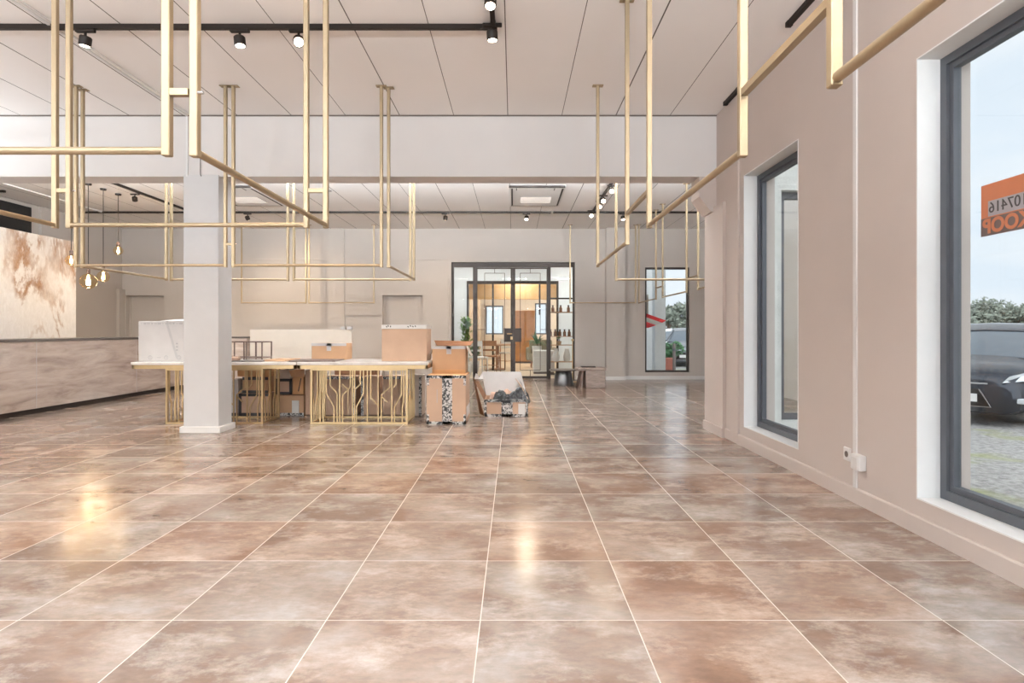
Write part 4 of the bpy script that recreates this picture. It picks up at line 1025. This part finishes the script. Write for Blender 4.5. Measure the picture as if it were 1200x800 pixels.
wc = thing('low_cabinet', 'low white cabinet behind the right door leaf', 'cabinet', (X(637, 15.9), 15.9, 0))
MB().box(-0.28, 0.28, -0.22, 0.22, 0.06, 0.62).bevel(0.008, 1).build('body', 'pot_white', wc)
for i in range(3): MB().box(-0.26, 0.26, -0.235, -0.221, 0.09 + i * 0.175, 0.25 + i * 0.175).bevel(0.003, 1).build('drawer', 'white_plastic', wc)
MB().box(-0.27, 0.27, -0.2, 0.2, 0, 0.06).build('plinth', 'grille_dark', wc)

# ------------------------------------------------------------------ outside
GZ = -0.20
mb = MB(); mb.box(-90, 120, -90, 130, GZ - 0.2, GZ)
struct(mb.build('ground', 'gravel'), 'grey gravel yard with mossy patches outside', 'ground')

# estate sign on the inside of window 2, read from outside
sg = thing('sale_sign', 'orange sale sign with mirrored letters on the large right window', 'sign', (2.36, 2.60, 1.60))
# local x of sign runs towards -y (to the right in the view)
def on_sign(mb):     # plane (u,v) -> (depth, -u, v), mirrored so it reads from outside
    M = Matrix(((0, 0, 1, 0), (1, 0, 0, 0), (0, 1, 0, 0), (0, 0, 0, 1))); mb.xform(M); return mb
tilt = Matrix.Rotation(-0.0, 4, 'X')
MB().box(-0.002, 0.003, -0.45, 0.40, 0, 0.255).build('board', 'sign_orange', sg)
MB().box(-0.0035, -0.002, -0.45, 0.40, 0, 0.088).build('dark_field', 'sign_dark', sg)
MB().box(-0.0035, -0.002, -0.45, 0.355, 0.094, 0.17).build('grey_field', 'sign_grey', sg)
m = text_bm('TE KOOP', 0.098, 0.0008, 'RIGHT', 0.0035); m.xform(Matrix.Translation((0.385, 0.043, 0))); m = on_sign(m); m.xform(Matrix.Translation((-0.0045, 0, 0))); m.build('lettering', 'sign_orange', sg)
m = text_bm('107416', 0.075, 0.0008, 'RIGHT', 0.0); m.xform(Matrix.Translation((0.35, 0.133, 0))); m = on_sign(m); m.xform(Matrix.Translation((-0.0045, 0, 0))); m.build('handwriting', 'print_black', sg)

# red and white pennant outside the rear window
pg = thing('pennant_sign', 'red and white striped sign hanging at the rear window', 'sign', (X(757, 14.2), 14.22, 0))
def pz(px, py): return (X(px, 14.2) - X(757, 14.2), Z(py, 14.2))
for nm, mt, q in (('red_stripe', 'sign_red', [(757, 367), (781, 375.5), (776, 378), (757, 371.5)]), ('white_stripe', 'paper', [(757, 371.5), (776, 378), (769, 381), (757, 376.5)]), ('red_stripe', 'sign_red', [(757, 376.5), (769, 381), (760, 384), (757, 384)])):
    MB().prism([pz(*p) for p in q], -0.008, 0.008, 'y').build(nm, mt, pg)
m = MB(); a = pz(759, 368); b_ = pz(759, 345); m.box(a[0] - 0.02, a[0] + 0.02, -0.004, 0.004, a[1] - 0.01, b_[1]); m.build('strap', 'cardboard_grey', pg)
mb = MB(); mb.box(X(767.5, 15.2), X(780, 15.2), 15.2, 15.5, GZ, 4.2)
struct(mb.build('pillar_outside', 'bright_plaster'), 'white pillar outside the rear window', 'pillar')
mb = MB(); mb.box(3.3, X(767, 16.2), 16.2, 16.5, GZ, 4.2)
struct(mb.build('wall_outside', 'bright_plaster'), 'pale outside wall beside the white pillar', 'wall')

def car(label, x, y, heading, mat, cat='car'):
    o = thing('parked_car', label, cat, (x, y, GZ), heading)
    # local: nose towards -y, length 4.3, width 1.8
    st = [(-2.15, 0.60, 0.22, 0.55), (-2.10, 0.72, 0.18, 0.66), (-1.9, 0.82, 0.17, 0.76), (-1.45, 0.88, 0.17, 0.84), (-0.95, 0.90, 0.17, 0.93), (-0.4, 0.90, 0.17, 0.95), (0.6, 0.90, 0.17, 0.97), (1.4, 0.89, 0.17, 0.99), (1.95, 0.84, 0.20, 0.97), (2.12, 0.76, 0.26, 0.88)]
    m = MB(); rg = []
    for (yy, w, zb, zt) in st:
        h = zt - zb
        half = [(0.0, zb), (w * 0.75, zb), (w * 0.96, zb + h * 0.15), (w, zb + h * 0.45), (w * 0.97, zb + h * 0.75), (w * 0.86, zb + h * 0.95), (w * 0.5, zt + 0.02), (0, zt + 0.035)]
        full = half + [(-a, b) for a, b in half[-2:0:-1]]
        rg.append([(a, yy, b) for a, b in full])
    m.rings(rg); m.build('body', mat, o, smooth=True)
    gh = [(-0.98, 0.70, 0.92, 0.935), (-0.40, 0.70, 0.92, 1.27), (0.0, 0.70, 0.92, 1.42), (0.7, 0.70, 0.92, 1.45), (1.3, 0.70, 0.92, 1.38), (1.75, 0.68, 0.92, 1.16), (2.02, 0.64, 0.92, 0.94)]
    m = MB(); rg = []
    for (yy, w, zb, zt) in gh:
        h = zt - zb; f = 1 - 0.22 * min(1, h / 0.5)
        half = [(0, zb), (w * 1.15, zb), (w * (1.15 * 0.5 + f * 0.5), zb + h * 0.5), (w * f, zt - 0.03 * min(1, h / .3)), (w * f * 0.8, zt), (0, zt + 0.015)]
        rg.append([(a, yy, b) for a, b in half + [(-a, b) for a, b in half[-2:0:-1]]])
    m.rings(rg); m.build('windows', 'car_glass', o, smooth=True)
    m = MB(); m.rings([[(a * wq_, yy, zz) for a, zz in ((-1, zt - 0.02), (-0.8, zt + 0.008), (0, zt + 0.024), (0.8, zt + 0.008), (1, zt - 0.02), (0.8, zt - 0.03), (-0.8, zt - 0.03))] for yy, wq_, zt in ((-0.28, 0.55, 1.325), (0.0, 0.56, 1.42), (0.7, 0.565, 1.45), (1.3, 0.56, 1.38), (1.55, 0.55, 1.27))])
    m.build('roof', mat, o, smooth=True)
    m = MB()
    for s in (-1, 1):
        m.bar([(s * 0.80, -0.98, 0.95), (s * 0.60, -0.32, 1.31), (s * 0.57, 0.0, 1.41)], 0.06); m.bar([(s * 0.79, 0.5, 0.96), (s * 0.58, 0.55, 1.43)], 0.05); m.bar([(s * 0.77, 1.95, 0.95), (s * 0.58, 1.3, 1.36)], 0.09)
    m.build('window_pillar', mat, o)
    for s in (-1, 1):
        for yy in (-1.32, 1.33):
            wh = MB().tube([(s * 0.74, yy, 0.32), (s * 0.92, yy, 0.32)], 0.32, 24).build('wheel', 'rubber', o, smooth=True)
            MB().tube([(s * 0.915, yy, 0.32), (s * 0.93, yy, 0.32)], [0.22, 0.19], 16).build('rim', 'chrome', wh)
        m = MB()
        m.hexa([(s * 0.52, -2.16, 0.62), (s * 0.84, -1.93, 0.66), (s * 0.84, -1.85, 0.66), (s * 0.52, -2.05, 0.62), (s * 0.58, -2.10, 0.70), (s * 0.87, -1.72, 0.80), (s * 0.85, -1.62, 0.80), (s * 0.58, -2.0, 0.71)])
        m.build('headlight', 'headlamp', o)
        MB().cbox((s * 0.70, -2.06, 0.38), (0.22, 0.12, 0.08)).bevel(0.02, 2).build('fog_light', 'headlamp', o)
        MB().sphere((s * 0.98, -0.78, 1.0), 0.1, 10, 8, (1, 0.6, 0.75)).build('mirror', mat, o, smooth=True)
    MB().hexa([(-0.40, -2.17, 0.28), (0.40, -2.17, 0.28), (0.40, -2.05, 0.28), (-0.40, -2.05, 0.28), (-0.26, -2.175, 0.52), (0.26, -2.175, 0.52), (0.26, -2.05, 0.52), (-0.26, -2.05, 0.52)]).build('grille', 'black_metal', o)
    m = MB(); m.bar([(-0.40, -2.18, 0.28), (0.40, -2.18, 0.28), (0.27, -2.18, 0.52)], 0.016); m.bar([(-0.40, -2.18, 0.28), (-0.27, -2.18, 0.52)], 0.016); m.bar([(-0.36, -2.14, 0.60), (0.36, -2.14, 0.60)], 0.022); m.build('grille_trim', 'chrome', o)
    MB().cbox((0, -2.195, 0.40), (0.50, 0.012, 0.11)).build('number_plate', 'paper', o)
    return o
def heading(hx, hy): return math.atan2(hy, hx) + PI / 2     # nose is local -y
h1 = (-0.75, -0.66)
car('dark car with bright headlight parked outside the large right window', 6.32 + 2.15 * 0.75, 8.5 + 2.15 * 0.66, heading(*h1), 'car_dark')
car('second dark car parked behind the first outside the large right window', 11.6, 15.6, heading(0.83, -0.55), 'car_dark')
car('white car parked far outside the rear window', X(791, 29.0), 29.0, heading(-0.45, -0.9), 'car_white')
car('grey car parked outside the rear window at its right edge', X(806, 24.0), 24.0, heading(-0.3, -0.95), 'car_grey')
bo = thing('bollard', 'dark post standing outside the rear window', 'bollard', (X(790, 18.6), 18.6, GZ))
MB().lathe([(0.05, 0), (0.05, 0.9), (0.03, 0.94)], n=14).build('post', 'grille_dark', bo, smooth=True)
MB().lathe([(0.056, 0.72), (0.056, 0.78)], n=14).build('band', 'grey_frame', bo)
tag(MB().box(-0.18, 0.18, -0.15, 0.15, 0, 0.42).bevel(0.02, 2).build('planter_box', 'brick_red', None, (X(783, 20.3), 20.3, GZ)), 'red planter box outside the rear window', 'planter')
def leaf_clump(m, r, c, rad, n, size, flat=0.8):
    for i in range(n):
        d = Vector((r.gauss(0, 1), r.gauss(0, 1), r.gauss(0, 1))).normalized() * rad * r.uniform(0.55, 1.0)
        d.z *= flat; p = Vector(c) + d
        a = Vector((r.gauss(0, 1), r.gauss(0, 1), r.gauss(0, 1))).normalized(); b = a.orthogonal().normalized()
        s_ = size * r.uniform(0.6, 1.3)
        m.quad(p - a * s_, p + b * s_ * 0.6, p + a * s_, p - b * s_ * 0.6)
def tree(name, label, x, y, h, w, seed, mat='leaf_far', nb=11, cat='tree', grp='trees beyond the yard', leaf=0.16, nl=130):
    o = thing(name, label, cat, (x, y, GZ), 0, grp); r = random.Random(seed)
    m = MB(); m.tube([(0, 0, 0), (0.05, 0, h * 0.35), (0, 0.06, h * 0.7)], [w * 0.05, w * 0.04, w * 0.02], 8)
    cs = []
    for i in range(nb):
        a = r.uniform(0, 2 * PI); q = r.uniform(0.1, 0.42) * w
        c = (q * math.cos(a), q * math.sin(a), h * r.uniform(0.42, 0.82)); cs.append(c)
        m.tube([(0, 0, h * 0.32), (c[0] * 0.5, c[1] * 0.5, c[2] * 0.8), c], [w * 0.02, w * 0.013, w * 0.006], 6)
    m.build('trunk', 'bark', o, smooth=True)
    m = MB()
    for c in cs: leaf_clump(m, r, c, w * r.uniform(0.2, 0.3), nl, leaf)
    m.build('crown', mat, o)
for k, (px, y, h, w, lab) in enumerate(((1138, 44, 3.0, 3.4, 'low bushy tree on the horizon next to the concrete strip'), (1160, 58, 4.7, 4.6, 'tallest bushy tree on the horizon, below the orange sign'),
        (1184, 51, 3.9, 3.4, 'bushy tree on the horizon right of the tallest one'), (1210, 66, 4.8, 4.2, 'bushy tree on the horizon at the right edge of the window'))):
    tree('bushy_tree', lab, X(px, y), y, h, w, 20 + k, nb=13, nl=170, leaf=0.17)
for k, (px, y, h, w, lab) in enumerate(((783, 42, 3.0, 2.0, 'low dark tree outside the rear window, left'), (796, 48, 4.1, 2.8, 'taller grey green tree outside the rear window'), (812, 54, 3.6, 2.6, 'grey green tree at the right edge of the rear window'))):
    tree('bushy_tree', lab, X(px, y), y, h, w, 40 + k, nb=10, nl=120, leaf=0.15)
tree('hedge_bush', 'round green bush before the white car outside the rear window', X(786, 21.5), 21.5, 1.0, 0.9, 61, 'leaf_dark', 8, 'bush', None, 0.06, 120)
hs = thing('distant_house', 'low distant house with red roof beyond the parked cars', 'house', (X(1180, 75), 75, GZ))
MB().box(-4, 4, -3, 3, 0, 1.6).build('wall', 'cardboard_grey', hs)
MB().prism([(-4.4, 1.55), (4.4, 1.55), (3.0, 2.5), (-3.0, 2.5)], -3.3, 3.3, 'y').build('roof', 'brick_red', hs)

# ------------------------------------------------------------------ sky: thin bright cloud, brightest towards the veiled sun behind the camera
wd = bpy.data.worlds.new('sky'); bpy.context.scene.world = wd; wd.use_nodes = True
t = wd.node_tree; nn, ll = t.nodes, t.links; bg = nn['Background']
tc = nn.new('ShaderNodeTexCoord'); mp = nn.new('ShaderNodeMapping'); mp.inputs['Scale'].default_value = (1.2, 1.2, 3.2); ll.new(tc.outputs['Generated'], mp.inputs[0])
no = nn.new('ShaderNodeTexNoise'); no.inputs['Scale'].default_value = 2.2; no.inputs['Detail'].default_value = 6; ll.new(mp.outputs[0], no.inputs['Vector'])
rp = nn.new('ShaderNodeValToRGB'); rp.color_ramp.elements[0].position = 0.38; rp.color_ramp.elements[0].color = (0.70, 0.78, 0.88, 1)
rp.color_ramp.elements[1].position = 0.55; rp.color_ramp.elements[1].color = (0.84, 0.87, 0.91, 1); ll.new(no.outputs[0], rp.inputs[0])
dp = nn.new('ShaderNodeVectorMath'); dp.operation = 'DOT_PRODUCT'; ll.new(tc.outputs['Generated'], dp.inputs[0]); dp.inputs[1].default_value = Vector((-0.45, -0.80, 0.40)).normalized()
mr = nn.new('ShaderNodeMapRange'); mr.inputs[1].default_value = -0.05; mr.inputs[2].default_value = 1.0; mr.inputs[3].default_value = 0.56; mr.inputs[4].default_value = SKY_MAX; mr.interpolation_type = 'SMOOTHSTEP'
ll.new(dp.outputs['Value'], mr.inputs[0]); ll.new(rp.outputs[0], bg.inputs[0]); ll.new(mr.outputs[0], bg.inputs[1])

sc = bpy.context.scene
sc.view_settings.view_transform = 'Standard'; sc.view_settings.look = 'None'; sc.view_settings.gamma = 1; sc.view_settings.use_curve_mapping = False
sc.view_settings.exposure = EXPOSURE
sc.cycles.max_bounces = 14; sc.cycles.diffuse_bounces = 7; sc.cycles.glossy_bounces = 5; sc.cycles.transparent_max_bounces = 16
sc.cycles.caustics_reflective = False; sc.cycles.caustics_refractive = False; sc.cycles.sample_clamp_indirect = 6
sc.cycles.use_denoising = True
